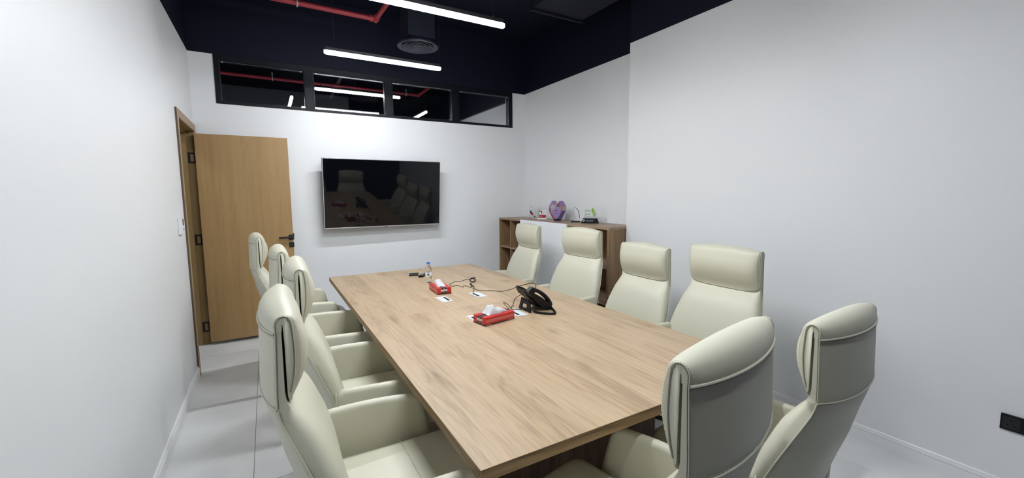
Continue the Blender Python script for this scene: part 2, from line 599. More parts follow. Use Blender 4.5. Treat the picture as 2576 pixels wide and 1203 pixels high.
# right wall: recessed part and the near part that stands proud
wr = boxes('wall_right', [(XR, XR + 0.3, YS, YF, 0, ZW), (XR2, XR + 0.3, YN, YS, 0, ZW)], M_wall)
structure(wr, 'white painted right wall with a shallow recess', 'wall')
boxes('painted_band', [(XR - 0.0005, XR + 0.3, YS, YF, ZW, ZC), (XR2 - 0.0005, XR + 0.3, YN, YS + 0.0005, ZW, ZC)], M_black, wr)

# wall behind the camera: dark
wn = box('wall_front', XL - WT, XR + 0.3, YN - 0.2, YN, 0, ZC, M_black)
structure(wn, 'dark wall behind the camera', 'wall')

# skirting boards with two grooves
def skirting(name, pts, flip):
    """pts: two floor points; profile stands out to the given side"""
    prof = [(0, 0), (0.014, 0), (0.014, 0.060), (0.0125, 0.064), (0.0125, 0.069), (0.0165, 0.071), (0.0165, 0.082),
            (0.0125, 0.084), (0.0125, 0.088), (0.012, 0.091), (0.012, 0.096), (0.009, 0.100), (0, 0.100)]
    bm = bmesh.new()
    (x0, y0), (x1, y1) = pts
    d = Vector((x1 - x0, y1 - y0, 0)).normalized()
    nrm = Vector((-d.y, d.x, 0)) * flip
    A = [bm.verts.new(Vector((x0, y0, 0)) + nrm * a + Vector((0, 0, z))) for a, z in prof]
    B = [bm.verts.new(Vector((x1, y1, 0)) + nrm * a + Vector((0, 0, z))) for a, z in prof]
    bm.faces.new(A); bm.faces.new(B[::-1])
    for i in range(len(prof)):
        j = (i + 1) % len(prof)
        bm.faces.new((A[i], B[i], B[j], A[j]))
    return structure(bm_obj(name, bm, M_trim))
skirting('baseboard_left', ((XL, YN), (XL, 4.395)), -1)
skirting('baseboard_back', ((XL + 0.01, YF), (2.93, YF)), -1)
skirting('baseboard_right', ((XR2, YN), (XR2, YS)), 1)

# ------------------------------------------------------------------ the glazed strip over the television
wf = structure(box('window_1', WX0, WX1, YF - 0.012, YF + 0.09, WZ0, WZ0 + 0.028, M_frame, bev=0.002),
               'black framed interior glazing strip of four panes above the television', 'window')
box('frame_rail', WX0, WX1, YF - 0.012, YF + 0.09, 2.958, WZ1, M_frame, wf, bev=0.002)
xs = [(-0.385, -0.338), (0.452, 0.550), (1.350, 1.446), (2.237, 2.340), (3.118, 3.172)]
for k, (a, b) in enumerate(xs):
    bm = bmesh.new()
    add_box(bm, a, b, YF - 0.012, YF + 0.09, WZ0 + 0.028, 2.958, 0.0015)
    if 0 < k < 4:
        add_box(bm, a + 0.012, a + 0.018, YF - 0.016, YF - 0.010, WZ0 + 0.028, 2.958)
        add_box(bm, b - 0.018, b - 0.012, YF - 0.016, YF - 0.010, WZ0 + 0.028, 2.958)
    bm_obj('mullion', bm, M_frame, wf)
for (a, b), (c, d_) in zip(xs, xs[1:]):
    x0, x1 = b, c
    p = box('pane', x0 + 0.002, x1 - 0.002, YF - 0.001, YF + 0.005, WZ0 + 0.030, 2.956, M_pane, wf)
    bm = bmesh.new()
    for zz in (WZ0 + 0.028, 2.950):
        add_box(bm, x0, x1, YF + 0.006, YF + 0.018, zz, zz + 0.006)
    for xx in (x0, x1 - 0.006):
        add_box(bm, xx, xx + 0.006, YF + 0.006, YF + 0.018, WZ0 + 0.04, 2.95)
    bm_obj('glazing_bead', bm, M_bead, p)
    bm = bmesh.new()
    for xx in (x0 + 0.02, x1 - 0.04):
        add_box(bm, xx, xx + 0.018, YF - 0.010, YF - 0.002, 2.938, 2.950, 0.002)
    bm_obj('glazing_clip', bm, M_steel, p)

# ------------------------------------------------------------------ the door in the left wall
dr = structure(box('door_1', -0.585, 0.238, 5.302, 5.342, 0.035, 2.188, M_door, bev=0.0015),
               'flat honey oak door leaf standing open against the television wall', 'door')
M_dedge = plain('door_edge_lipping', srgb(150, 118, 72), 0.5)
box('edge_lipping', 0.2382, 0.2402, 5.303, 5.341, 0.036, 2.187, M_dedge, dr)
hd = box('lever_handle', 0.196, 0.252 - 0.004, 5.292, 5.3018, 1.072, 1.128, M_black_metal, dr, bev=0.001)
tube('lever', [(0.222, 5.292, 1.100), (0.222, 5.262, 1.100)], 0.009, M_black_metal, hd)
box('grip', 0.098, 0.234, 5.246, 5.262, 1.090, 1.112, M_black_metal, hd, bev=0.002)
lk = box('lock_rose', 0.196, 0.250 - 0.004, 5.294, 5.3018, 0.990, 1.044, M_black_metal, dr, bev=0.001)
lathe('thumb_turn', [(0, -0.012), (0.006, -0.012), (0.007, 0.0), (0, 0.0)], M_black_metal, lk, (0.221, 5.292, 1.016)).rotation_euler = (PI / 2, 0, 0)
box('latch', 0.2403, 0.252, 5.315, 5.329, 1.110, 1.142, M_black_metal, dr, bev=0.001)

# door frame: jambs, stop and casing
jf = structure(box('trim_1', XL - WT, XL + 0.004, DY1 - 0.002, DY1 + 0.03, 0, DZ, M_jamb), 'oak door frame and casing set in the left wall', 'door frame')
box('near_jamb', XL - WT, XL + 0.004, DY0 - 0.025, DY0 + 0.004, 0, DZ, M_jamb, jf)
box('head_jamb', XL - WT, XL + 0.004, DY0, DY1, DZ - 0.004, DZ + 0.03, M_jamb, jf)
box('door_stop', XL - 0.135, XL - 0.062, DY1 - 0.016, DY1 - 0.002, 0, DZ - 0.004, M_jamb, jf, bev=0.001)
box('door_stop', XL - 0.135, XL - 0.062, DY0 + 0.004, DY0 + 0.018, 0, DZ - 0.004, M_jamb, jf, bev=0.001)
box('door_stop', XL - 0.135, XL - 0.062, DY0 + 0.018, DY1 - 0.016, DZ - 0.018, DZ - 0.004, M_jamb, jf, bev=0.001)
cs = box('casing_post', XL, XL + 0.014, 4.400, 4.468, 0, 2.285, M_casing, jf, bev=0.001)
box('casing_edge', XL, XL + 0.0135, 4.3965, 4.3998, 0, 2.285, M_casing_edge, cs)
box('casing_post', XL, XL + 0.014, 5.380, 5.4385, 0, 2.285, M_casing, jf, bev=0.001)
box('casing_head', XL, XL + 0.0145, 4.468, 5.380, 2.214, 2.285, M_casing, jf, bev=0.001)
for z in (1.949, 1.115, 0.19):
    h = box('hinge', -0.655, -0.588, DY1 - 0.0045, DY1 - 0.0025, z - 0.055, z + 0.055, M_black_metal, jf, bev=0.0005)
    bm = bmesh.new()
    add_lathe(bm, [(0, -0.05), (0.007, -0.05), (0.007, 0.05), (0, 0.05)], 0, 0, 0, 12)
    k = bm_obj('knuckle', bm, M_black_metal, h, smooth=40)
    k.location = (-0.590, DY1 - 0.014, z)
    box('hinge_recess', -0.634, -0.606, DY1 - 0.0052, DY1 - 0.0044, z - 0.036, z + 0.036, M_jamb, h, bev=0.0003)

# beyond the doorway: the corridor side wall
cw = boxes('wall_corridor', [(XL - 1.9, XL - 1.8, YN, 10.2, 0, ZC), (XL - 1.8, XL - WT, 10.1, 10.2, 0, ZC)], M_wall)
structure(cw)

# the room beyond the glass strip
nr = boxes('wall_beyond', [(XR, XR + 0.3, YF + WT, 10.2, 0, 2.995)], M_wall)
structure(nr)
box('painted_band', XR - 0.03, XR + 0.3, YF + WT, 10.2, 2.995, ZC, M_duct, nr)
box('far_wall', XL - 1.8, XR, 9.9, 10.0, 0, ZC, M_black, nr)
sof = structure(box('trim_2', XL, 1.35, 8.0, 8.6, 2.55, 3.27, plain('dark_grey_soffit', (0.03, 0.033, 0.04, 1), 0.6)))

# ================================================================== CEILING FITTINGS
def pendant(x0, x1, y, z, mat, label, group=None, along='x', wires=(0.07, 0.07)):
    """linear pendant with a rounded opal diffuser under a black housing, hung on two wires"""
    L_ = x1 - x0
    t = empty('linear_pendant', label, 'pendant light', ((x0 + x1) / 2, y, z), 0 if along == 'x' else PI / 2, group)
    # housing
    bm = bmesh.new()
    add_box(bm, -L_ / 2 + 0.012, L_ / 2 - 0.012, -0.017, 0.017, 0.018, 0.046, 0.002)
    bm_obj('housing', bm, M_black_metal, t)
    bm = bmesh.new()
    n = 10
    prof = [(0.0165, 0.018)] + [(0.0180 * math.cos(a), 0.004 - 0.020 * math.sin(a)) for a in [PI * k / n for k in range(n + 1)]] + [(-0.0165, 0.018)]
    rings = []
    for x, s in ((-L_ / 2, 0.35), (-L_ / 2 + 0.005, 0.72), (-L_ / 2 + 0.014, 0.92), (-L_ / 2 + 0.026, 1.0), (L_ / 2 - 0.026, 1.0), (L_ / 2 - 0.014, 0.92), (L_ / 2 - 0.005, 0.72), (L_ / 2, 0.35)):
        rings.append([bm.verts.new((x, a * s, 0.0 + b * s if b < 0.017 else b)) for a, b in prof])
    for A, B in zip(rings, rings[1:]):
        for k in range(len(prof)):
            j = (k + 1) % len(prof)
            bm.faces.new((A[k], A[j], B[j], B[k]))
    bm.faces.new(rings[0]); bm.faces.new(rings[-1][::-1])
    bm_obj('diffuser', bm, mat, t, smooth=60)
    for s, w in zip((-1, 1), wires):
        xx = s * (L_ / 2 - w)
        wr_ = tube('suspension_wire', [(xx, 0, 0.05), (xx, 0, ZC - z)], 0.0012, M_duct, t, seg=5)
        bm = bmesh.new()
        add_lathe(bm, [(0, 0.05), (0.006, 0.05), (0.005, 0.066), (0, 0.068)], 0, 0, 0, 10)
        f = bm_obj('wire_grip', bm, M_black_metal, wr_, smooth=40)
        f.location = (xx, 0, 0)
    return t

pendant(0.511, 1.579, 4.11, 2.80, M_lamp, 'glowing white linear pendant nearest the glass strip, left of the round vent', 'linear pendants over the table', wires=(0.085, 0.010))
pendant(0.512, 1.610, 2.865, 2.80, M_lamp, 'glowing white linear pendant at the top edge of the picture, nearer than the round vent', 'linear pendants over the table', wires=(0.085, 0.095))
pendant(0.512, 1.610, 1.615, 2.80, M_lamp, 'linear pendant over the near end of the table, above the picture', 'linear pendants over the table')
pendant(0.512, 1.610, 0.365, 2.80, M_lamp_fill, 'unseen pendant-shaped fill lamp added above the camera', 'linear pendants over the table')  # made-up pendant, added to brighten the near walls and chairs
pendant(0.60, 1.655, 5.85, 2.87, M_lamp_next, 'long bright pendant seen through the second pane of the glass strip', 'pendants beyond the glass strip')
pendant(6.14, 7.1, 0.36, 2.80, M_lamp_next, 'short bright pendant seen end on through the leftmost pane', 'pendants beyond the glass strip', along='y').location = (0.36, 6.62, 2.80)
pendant(6.28, 7.4, 2.17, 2.80, M_lamp_next, 'short slanting bright pendant seen through the third pane', 'pendants beyond the glass strip', along='y').location = (2.17, 6.84, 2.80)

pendant(4.3, 5.5, -1.35, 2.80, M_lamp_next, 'linear pendant in the corridor outside the door', 'corridor pendants', along='y').location = (-1.35, 4.9, 2.80)

# round ceiling diffuser of concentric rings on a plenum box and flexible duct
t = empty('round_air_diffuser', 'dark round ceiling air diffuser of concentric rings between the two pendants', 'air vent', (1.366, 4.15, 2.985))
lathe('outer_ring', [(0.138, 0.034), (0.165, 0.008), (0.188, 0.000), (0.196, 0.003), (0.197, 0.012), (0.165, 0.040), (0.138, 0.034)], M_duct, t, seg=56)
for r0, r1, zz in ((0.086, 0.140, 0.008), (0.044, 0.092, 0.010)):
    lathe('cone_ring', [(r0, zz + 0.034), (r0 + 0.5 * (r1 - r0), zz + 0.016), (r1 - 0.010, zz), (r1 - 0.002, zz - 0.001), (r1, zz + 0.005), (r0 + 0.4 * (r1 - r0), zz + 0.030), (r0, zz + 0.040), (r0, zz + 0.034)], M_duct, t, seg=48)
lathe('centre_disc', [(0, 0.016), (0.040, 0.010), (0.050, 0.012), (0.050, 0.018), (0.03, 0.04), (0, 0.045)], M_duct, t, seg=32)
lathe('backing', [(0, 0.052), (0.150, 0.052), (0.150, 0.058), (0, 0.058)], M_black, t, seg=40)

t = empty('plenum_duct', 'dark painted plenum box and air duct above the round diffuser', 'air duct', (1.366, 4.15, 3.046))
M_plen = plain('plenum_paint', (0.004, 0.005, 0.013, 1), 0.7, spec=0.25)
box('plenum_box', -0.13, 0.13, -0.13, 0.13, 0.002, 0.55, M_plen, t, bev=0.003)
dpts = catmull([(-0.06, -0.02, 0.42), (-0.20, -0.04, 0.47), (-0.36, -0.06, 0.52), (-0.52, -0.06, 0.555), (-0.66, -0.06, 0.56)], 8)
bm = bmesh.new()
nn = len(dpts)
add_tube(bm, dpts, lambda u: 0.115 + 0.004 * math.sin(u * nn * 2.2), 20)
bm_obj('flexible_duct', bm, M_plen, t, smooth=60)
box('main_duct', -1.30, -0.66, -0.22, 0.10, 0.42, 0.70, M_plen, t, bev=0.003)
t = empty('side_duct', 'dark rectangular air duct by the right wall near the top edge', 'air duct', (2.6, 1.4, 3.3))
box('duct_run', -0.3, 0.3, -1.7, 2.2, 0.02, 0.36, M_plen, t, bev=0.003)
box('duct_flange', -0.32, 0.32, 2.14, 2.17, 0.0, 0.38, M_plen, t)

# red sprinkler pipe with an elbow in this room
def red_pipe(label, pts, r, hang, group='red sprinkler pipes'):
    o = Vector(pts[0])
    t = empty('sprinkler_pipe', label, 'pipe', o, 0, group)
    rel = [Vector(p) - o for p in pts]
    for a, b in zip(rel, rel[1:]):
        tube('pipe_run', [a, b], r, M_red_pipe, t, 14)
    for p in rel[1:-1]:
        bm = bmesh.new()
        bmesh.ops.create_uvsphere(bm, u_segments=14, v_segments=8, radius=r * 1.45, matrix=Matrix.Translation(p))
        bm_obj('elbow', bm, M_red_pipe, t, smooth=60)
    for a, b in zip(rel, rel[1:]):
        d = (b - a)
        if d.length > 0.3:
            for q in ([b - d.normalized() * 0.045] if b is not rel[-1] else []) + ([a + d.normalized() * 0.045] if a is not rel[0] else []):
                tube('collar', [q - d.normalized() * 0.014, q + d.normalized() * 0.014], r * 1.3, M_red_pipe, t, 14)
    for h in hang:
        hv = Vector(h) - o
        hg = tube('hanger_rod', [hv + Vector((0, 0, r)), (hv.x, hv.y, ZC - o.z)], 0.004, M_black, t, 6)
        tube('hanger_nut', [hv + Vector((0, 0, r)), hv + Vector((0, 0, r + 0.06))], 0.009, M_steel, hg, 8)
        tube('hanger_clamp', [hv + Vector((0, 1, 0)) * (r * 1.25 * math.cos(a)) + Vector((0, 0, 1)) * (r * 1.25 * math.sin(a)) for a in [2 * PI * k / 16 for k in range(16)]], 0.007, M_steel, hg, 6, closed=True)
red_pipe('red sprinkler pipe with an elbow hanging under the black ceiling at the top',
         [(-0.55, 4.43, 3.3), (1.049, 4.474, 3.3), (1.11, 2.6, 3.3)], 0.024, [(0.35, 4.455, 3.3), (1.09, 3.3, 3.3)])
red_pipe('red sprinkler pipe with an elbow seen beyond the glass strip',
         [(-2.0, 6.97, 3.2), (2.286, 7.0, 3.2), (2.268, 6.0, 3.2)], 0.022, [(0.18, 6.98, 3.2), (2.08, 7.0, 3.2)])

# ================================================================== TELEVISION
TILT = math.radians(6.0)
tv = empty('television', 'large black wall-mounted television tilted slightly down on the back wall', 'television', (1.266, 5.2435, 1.578))
tv.rotation_euler = (TILT, 0, math.radians(0.8))
W2, H2 = 0.700, 0.405
bm = bmesh.new()
add_box(bm, -W2, W2, 0.004, 0.050, -H2, H2, 0.002)
add_box(bm, -W2 + 0.12, W2 - 0.12, 0.050, 0.085, -H2 + 0.03, 0.14, 0.01)
bm_obj('rear_shell', bm, M_black_plastic, tv)
bm = bmesh.new()
b_ = 0.006
for bb in ((-W2, W2, H2 - b_, H2), (-W2, W2, -H2, -H2 + 0.010), (-W2, -W2 + b_, -H2 + 0.010, H2 - b_), (W2 - b_, W2, -H2 + 0.010, H2 - b_)):
    add_box(bm, bb[0], bb[1], -0.004, 0.004, bb[2], bb[3], 0.0008)
bm_obj('bezel', bm, M_silver, tv)
box('screen', -W2 + b_, W2 - b_, -0.0015, 0.0035, -H2 + 0.016, H2 - b_, M_screen, tv)
box('lower_strip', -W2 + b_, W2 - b_, -0.003, 0.0035, -H2 + 0.010, -H2 + 0.016, M_black_plastic, tv)
box('sensor_nub', -0.018, 0.018, -0.005, 0.006, -H2 - 0.009, -H2 + 0.001, M_black_plastic, tv, bev=0.002)
mt = box('wall_bracket', -0.22, 0.22, 0.086, 0.10, -0.16, 0.16, M_black_metal, tv, bev=0.002)
for s in (-1, 1):
    box('bracket_arm', s * 0.16 - 0.015, s * 0.16 + 0.015, 0.088, 0.186, -0.05, 0.05, M_black_metal, mt, bev=0.002)

# ================================================================== WALL FITTINGS
t = empty('thermostat', 'small white wall thermostat with a brown display beside the door frame', 'thermostat', (XL, 4.155, 1.333))
box('body', 0.0005, 0.020, -0.075, 0.075, -0.065, 0.065, M_white_pl, t, bev=0.004)
box('display', 0.0195, 0.0212, 0.005, 0.055, 0.0, 0.05, M_disp, t, bev=0.0005)
for k in range(3):
    box('button', 0.0195, 0.022, 0.008 + 0.017 * k, 0.020 + 0.017 * k, -0.035, -0.022, M_print_grey, t, bev=0.001)
box('key_strip', 0.0195, 0.0212, -0.058, -0.048, -0.05, 0.05, M_trim, t, bev=0.0005)

t = empty('wall_socket', 'black double wall socket low on the right wall', 'socket', (XR2, 0.442, 0.402))
box('face_plate', -0.011, -0.0005, -0.074, 0.074, -0.041, 0.041, M_black_plastic, t, bev=0.003)
for s in (-1, 1):
    pr_ = box('outlet', -0.0125, -0.0108, s * 0.036 - 0.030, s * 0.036 + 0.030, -0.030, 0.030, M_black_metal, t, bev=0.0006)
    for a, b in ((0, 0.014), (-0.012, -0.010), (0.012, -0.010)):
        box('pin_slot', -0.0130, -0.0123, s * 0.036 + a - 0.003, s * 0.036 + a + 0.003, b - 0.003, b + 0.003, M_print_dark, pr_)

# ================================================================== CABINET
X0, X1 = 2.934, 3.383
CY0, CY1 = 3.135, 5.432
cab = empty('sideboard', 'low brown wood sideboard with open shelves and white centre doors along the right wall', 'cabinet', ((X0 + X1) / 2, (CY0 + CY1) / 2, 0))
ox, oy = -(X0 + X1) / 2, -(CY0 + CY1) / 2
def cbx(name, x0, x1, y0, y1, z0, z1, m, p=cab, bev=0.001):
    return box(name, x0 + ox, x1 + ox, y0 + oy, y1 + oy, z0, z1, m, p, bev)
XE = XR2 - 0.003    # nothing may enter the proud wall; the end panel stands in the recess
cbx('top_panel', X0, X1, CY0, CY1, 1.197, 1.222, M_cab_top)
cbx('end_panel', X0 + 0.001, X1, CY0 + 0.001, CY0 + 0.026, 0.0, 1.1965, M_cab_end)
cbx('end_panel', X0 + 0.001, X1, CY1 - 0.022, CY1, 0.0, 1.1965, M_cab_end)
cbx('back_panel', X1 - 0.012, X1 - 0.001, CY0 + 0.026, CY1 - 0.022, 0.06, 1.1965, M_cab)
cbx('bottom_panel', X0 + 0.002, X1 - 0.012, CY0 + 0.026, CY1 - 0.022, 0.06, 0.084, M_cab_top)
cbx('plinth', X0 + 0.03, X1 - 0.012, CY0 + 0.026, CY1 - 0.022, 0.0, 0.059, M_cab)
for yy in (3.808, 4.309, 4.800):
    cbx('divider', X0 + 0.002, X1 - 0.012, yy - 0.010, yy + 0.010, 0.0845, 1.1965, M_cab_end)
cbx('divider', X0 + 0.003, X1 - 0.012, 5.100, 5.118, 0.0845, 1.1965, M_cab_end)
for zz in (0.806, 0.430):
    cbx('shelf', X0 + 0.003, X1 - 0.012, CY0 + 0.0265, 3.7975, zz - 0.010, zz + 0.012, M_cab_top)
    cbx('shelf', X0 + 0.003, X1 - 0.012, 4.8105, 5.0995, zz - 0.008, zz + 0.010, M_cab_top)
    cbx('shelf', X0 + 0.003, X1 - 0.012, 5.1185, CY1 - 0.0225, zz - 0.008, zz + 0.010, M_cab_top)
for a, b in ((3.802, 4.3070), (4.3095, 4.806)):
    d_ = cbx('door', X0 - 0.019, X0 + 0.0005, a, b, 0.065, 1.221, M_lacquer)
    d_['label'] = 'white lacquered door'

# ------------------------------------------------------------------ awards on the sideboard
def place(name, label, x, y, ang, group=None):
    """local -y faces the direction given by ang"""
    return empty(name, label, 'trophy', (x, y, 1.2222), ang, group)
G = 'trophies on the sideboard'
FA = math.atan2(-0.62, -0.78) + PI / 2     # faces room and camera
# 1 clear acrylic block
t = place('acrylic_award', 'clear upright acrylic block with a dark red slanting emblem, leftmost on the sideboard', 3.245, 4.985, FA, G)
box('block', -0.052, 0.052, -0.012, 0.012, 0, 0.214, M_acrylic, t, bev=0.002)
bm = bmesh.new()
prism(bm, [(-0.045, 0.10), (-0.043, 0.112), (-0.010, 0.075), (0.003, 0.055), (-0.002, 0.040), (-0.015, 0.042), (-0.045, 0.075)], -0.0132, -0.0124, 'y')
bm_obj('red_emblem', bm, M_award_red, t)
bm = bmesh.new()
prism(bm, [(-0.045, 0.078), (-0.045, 0.112), (-0.012, 0.080), (-0.008, 0.062)], -0.0138, -0.0134, 'y')
bm_obj('dark_emblem', bm, M_print_dark, t)
lathe('dark_dot', [(0, 0), (0.009, 0), (0.009, 0.001), (0, 0.001)], M_print_dark, t, (0.022, -0.0124, 0.026), 16).rotation_euler = (PI / 2, 0, 0)
for k, (z, w) in enumerate(((0.175, 0.018), (0.150, 0.034), (0.143, 0.026), (0.124, 0.030), (0.117, 0.022))):
    box('print_line', -0.030, -0.030 + w, -0.0132, -0.0124, z, z + 0.003, M_print_grey, t)
# 2 red and white plaque
t = place('red_white_plaque', 'small red and white square plaque on a white foot beside the clear block', 3.215, 4.715, FA, G)
box('foot', -0.068, 0.062, -0.034, 0.026, 0, 0.014, M_white_pl, t, bev=0.002)
pb = box('plaque', -0.045, 0.052, -0.006, 0.006, 0.0142, 0.118, M_white_pl, t, bev=0.001)
box('red_field', -0.045, 0.050, -0.0075, -0.0062, 0.018, 0.060, M_award_red, pb)
box('red_corner', -0.045, -0.008, -0.0075, -0.0062, 0.099, 0.113, M_award_red, pb)
box('dark_bar', -0.016, -0.006, -0.0080, -0.0076, 0.066, 0.108, M_print_dark, pb)
lathe('seal_ring', [(0.011, 0), (0.016, 0), (0.016, 0.001), (0.011, 0.001), (0.011, 0)], M_print_grey, pb, (0.022, -0.0062, 0.092), 20).rotation_euler = (PI / 2, 0, 0)
box('white_mark', -0.034, -0.008, -0.0082, -0.0076, 0.036, 0.042, M_box_pink, pb)
# 3 faceted crystal heart
t = place('crystal_heart', 'large purple faceted crystal heart trophy in the middle of the sideboard', 3.165, 4.315, FA, G)
ring = [(0.005, 0.205), (0.032, 0.250), (0.070, 0.250), (0.107, 0.192), (0.107, 0.125), (0.040, 0.0), (-0.040, 0.0),
        (-0.104, 0.115), (-0.104, 0.188), (-0.066, 0.252), (-0.022, 0.252)]
inner = [(0.004, 0.165), (0.026, 0.200), (0.052, 0.200), (0.078, 0.172), (0.080, 0.132), (0.030, 0.038), (-0.026, 0.038),
         (-0.078, 0.120), (-0.078, 0.165), (-0.050, 0.205), (-0.020, 0.200)]
bm = bmesh.new()
O_f = [bm.verts.new((x, -0.012, z)) for x, z in ring]
O_b = [bm.verts.new((x, 0.030, z)) for x, z in ring]
I_f = [bm.verts.new((x, -0.034, z)) for x, z in inner]
c_ = bm.verts.new((0.004, -0.038, 0.10))
n = len(ring)
for k in range(n):
    j = (k + 1) % n
    f = bm.faces.new((O_f[k], O_f[j], I_f[j], I_f[k])); f.material_index = (k * 3 + 2) % 7
    f = bm.faces.new((I_f[k], I_f[j], c_)); f.material_index = (k * 2 + (k % 3)) % 7
    f = bm.faces.new((O_b[k], O_b[j], O_f[j], O_f[k])); f.material_index = 3 if k % 2 else 2
f = bm.faces.new(O_b); f.material_index = 3
bm_obj('heart_body', bm, None, t, mats=FACETS)
bm = bmesh.new()
prism(bm, [(-0.050, 0.105), (-0.030, 0.160), (-0.010, 0.178), (0.030, 0.178), (0.062, 0.150), (0.058, 0.100), (0.020, 0.030), (-0.020, 0.028)], -0.044, -0.0385, 'y', bev=0.002)
h_ = bm_obj('front_facet', bm, FACETS[5], t)
for e_ in ((-0.028, 0.034, -0.0448, -0.0442, 0.098, 0.101), (-0.018, 0.026, -0.0448, -0.0442, 0.088, 0.091), (-0.02, 0.016, -0.0448, -0.0442, 0.126, 0.140)):
    box('engraved_line', *e_, FACETS[2], h_)
# 4 clear sail award
t = place('sail_award', 'clear curved sail-shaped award with a dark edge on a thin black base', 3.195, 3.985, FA, G)
box('base', -0.052, 0.054, -0.024, 0.024, 0, 0.014, M_black_plastic, t, bev=0.001)
arc = [(0.040 + 0.006 * math.sin(a * PI), 0) for a in (0,)]
cur = [(0.042, 0.015), (0.046, 0.05), (0.043, 0.09), (0.034, 0.125), (0.018, 0.155), (-0.006, 0.178)]
bm = bmesh.new()
prism(bm, [(-0.040, 0.015)] + cur + [(-0.024, 0.14), (-0.036, 0.09)], -0.006, 0.006, 'y')
sb = bm_obj('sail_body', bm, M_acrylic, t)
tube('dark_edge', catmull([(x, -0.001, z) for x, z in cur[1:]], 5), lambda u: 0.0035 - 0.001 * u, M_print_dark, sb, 6)
for z, x0, w in ((0.085, -0.020, 0.046), (0.068, -0.008, 0.022), (0.045, -0.014, 0.034), (0.103, 0.0, 0.008)):
    box('print_line', x0, x0 + w, -0.0068, -0.0062, z, z + 0.003, M_print_grey, sb)
# 5 green logo award on a black base
t = place('green_letter_award', 'award with green letters and green leaf on a black base, rightmost on the sideboard', 3.205, 3.735, FA, G)
bm = bmesh.new()
A = [bm.verts.new(v) for v in ((-0.097, -0.04, 0), (0.097, -0.04, 0), (0.097, 0.04, 0), (-0.097, 0.04, 0))]
B = [bm.verts.new(v) for v in ((-0.078, -0.02, 0.056), (0.078, -0.02, 0.056), (0.078, 0.03, 0.056), (-0.078, 0.03, 0.056))]
bm.faces.new(A[::-1]); bm.faces.new(B)
for k in range(4):
    bm.faces.new((A[k], A[(k + 1) % 4], B[(k + 1) % 4], B[k]))
bs_ = bm_obj('sloped_base', bm, M_print_dark, t)
tm = lambda x, y, z, rx=PI / 2: Matrix.Translation((x, y, z)) @ Matrix.Rotation(rx, 4, 'X')
sl = math.atan2(0.056, 0.02)
for e_ in ((-0.045, 0.05, -0.0300, -0.0276, 0.034, 0.038), (-0.045, 0.04, -0.034, -0.0316, 0.022, 0.026)):
    box('engraved_line', *e_, M_print_grey, bs_)
for e_ in ((-0.078, -0.055, -0.0300, -0.0270, 0.033, 0.042), (-0.078, -0.058, -0.036, -0.0330, 0.018, 0.022)):
    box('emblem', *e_, M_white_pl, bs_)
ac = box('clear_plate', -0.062, 0.068, 0.002, 0.008, 0.0562, 0.165, M_acrylic, t, bev=0.001)
text_mesh('green_letters', 'ezog', 0.034, M_green, ac, tm(-0.028, 0.0012, 0.146))
text_mesh('green_letters', '[umi', 0.036, M_green, ac, tm(-0.028, 0.0012, 0.104))
text_mesh('black_letters', 'CONGRATULATIONS', 0.0142, M_print_dark, ac, tm(-0.001, 0.0012, 0.070))
bm = bmesh.new()
prism(bm, [(0.014, 0.160), (0.024, 0.172), (0.036, 0.172), (0.044, 0.158), (0.054, 0.136), (0.068, 0.112), (0.068, 0.092), (0.050, 0.080), (0.034, 0.094), (0.028, 0.114), (0.014, 0.132), (0.018, 0.146)], -0.001, 0.0015, 'y')
bm_obj('green_leaf', bm, M_green, ac)
bm = bmesh.new()
prism(bm, [(0.040, 0.138), (0.044, 0.140), (0.054, 0.100), (0.049, 0.096)], -0.002, -0.0011, 'y')
bm_obj('leaf_rib', bm, M_white_pl, ac)

# ================================================================== CONFERENCE TABLE
TX_0, TX_1, TY_0, TY_1 = 0.500, 2.050, 1.055, 4.503
YJ = 2.72
tb = empty('conference_table', 'long light oak conference table with a dark oak panel base', 'table', ((TX_0 + TX_1) / 2, (TY_0 + TY_1) / 2, 0))
tox, toy = -(TX_0 + TX_1) / 2, -(TY_0 + TY_1) / 2
def tbx(name, x0, x1, y0, y1, z0, z1, m, p=tb, bev=0.0, mats=None):
    return box(name, x0 + tox, x1 + tox, y0 + toy, y1 + toy, z0, z1, m, p, bev)
def top_leaf(y0, y1):
    bm = bmesh.new()
    add_box(bm, TX_0 + tox, TX_1 + tox, y0 + toy, y1 + toy, TZ - 0.042, TZ, 0.0008, 0, 1)
    bm.normal_update()
    for f in bm.faces:
        if abs(f.normal.y) > 0.9:
            f.material_index = 1
        elif abs(f.normal.x) > 0.9:
            f.material_index = 2
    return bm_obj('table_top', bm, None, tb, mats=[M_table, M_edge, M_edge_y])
top_leaf(TY_0, YJ - 0.0004)
top_leaf(YJ + 0.0004, TY_1)
pz = TZ - 0.0425
tbx('end_panel', 0.80, 1.765, 1.50, 1.54, 0.0, pz, M_base, bev=0.001)
tbx('end_panel', 0.80, 1.765, 4.03, 4.07, 0.0, pz, M_base, bev=0.001)
M_base_y = wood('dark_oak_side_panel', srgb(62, 44, 32), srgb(94, 70, 52), srgb(120, 92, 68), 'yzx', board=0.35, rough=0.5, knots=0.3)
tbx('side_panel', 0.80, 0.84, 1.5405, 4.0295, 0.0, pz, M_base_y, bev=0.001)
tbx('side_panel', 1.725, 1.765, 1.5405, 4.0295, 0.0, pz, M_base_y, bev=0.001)

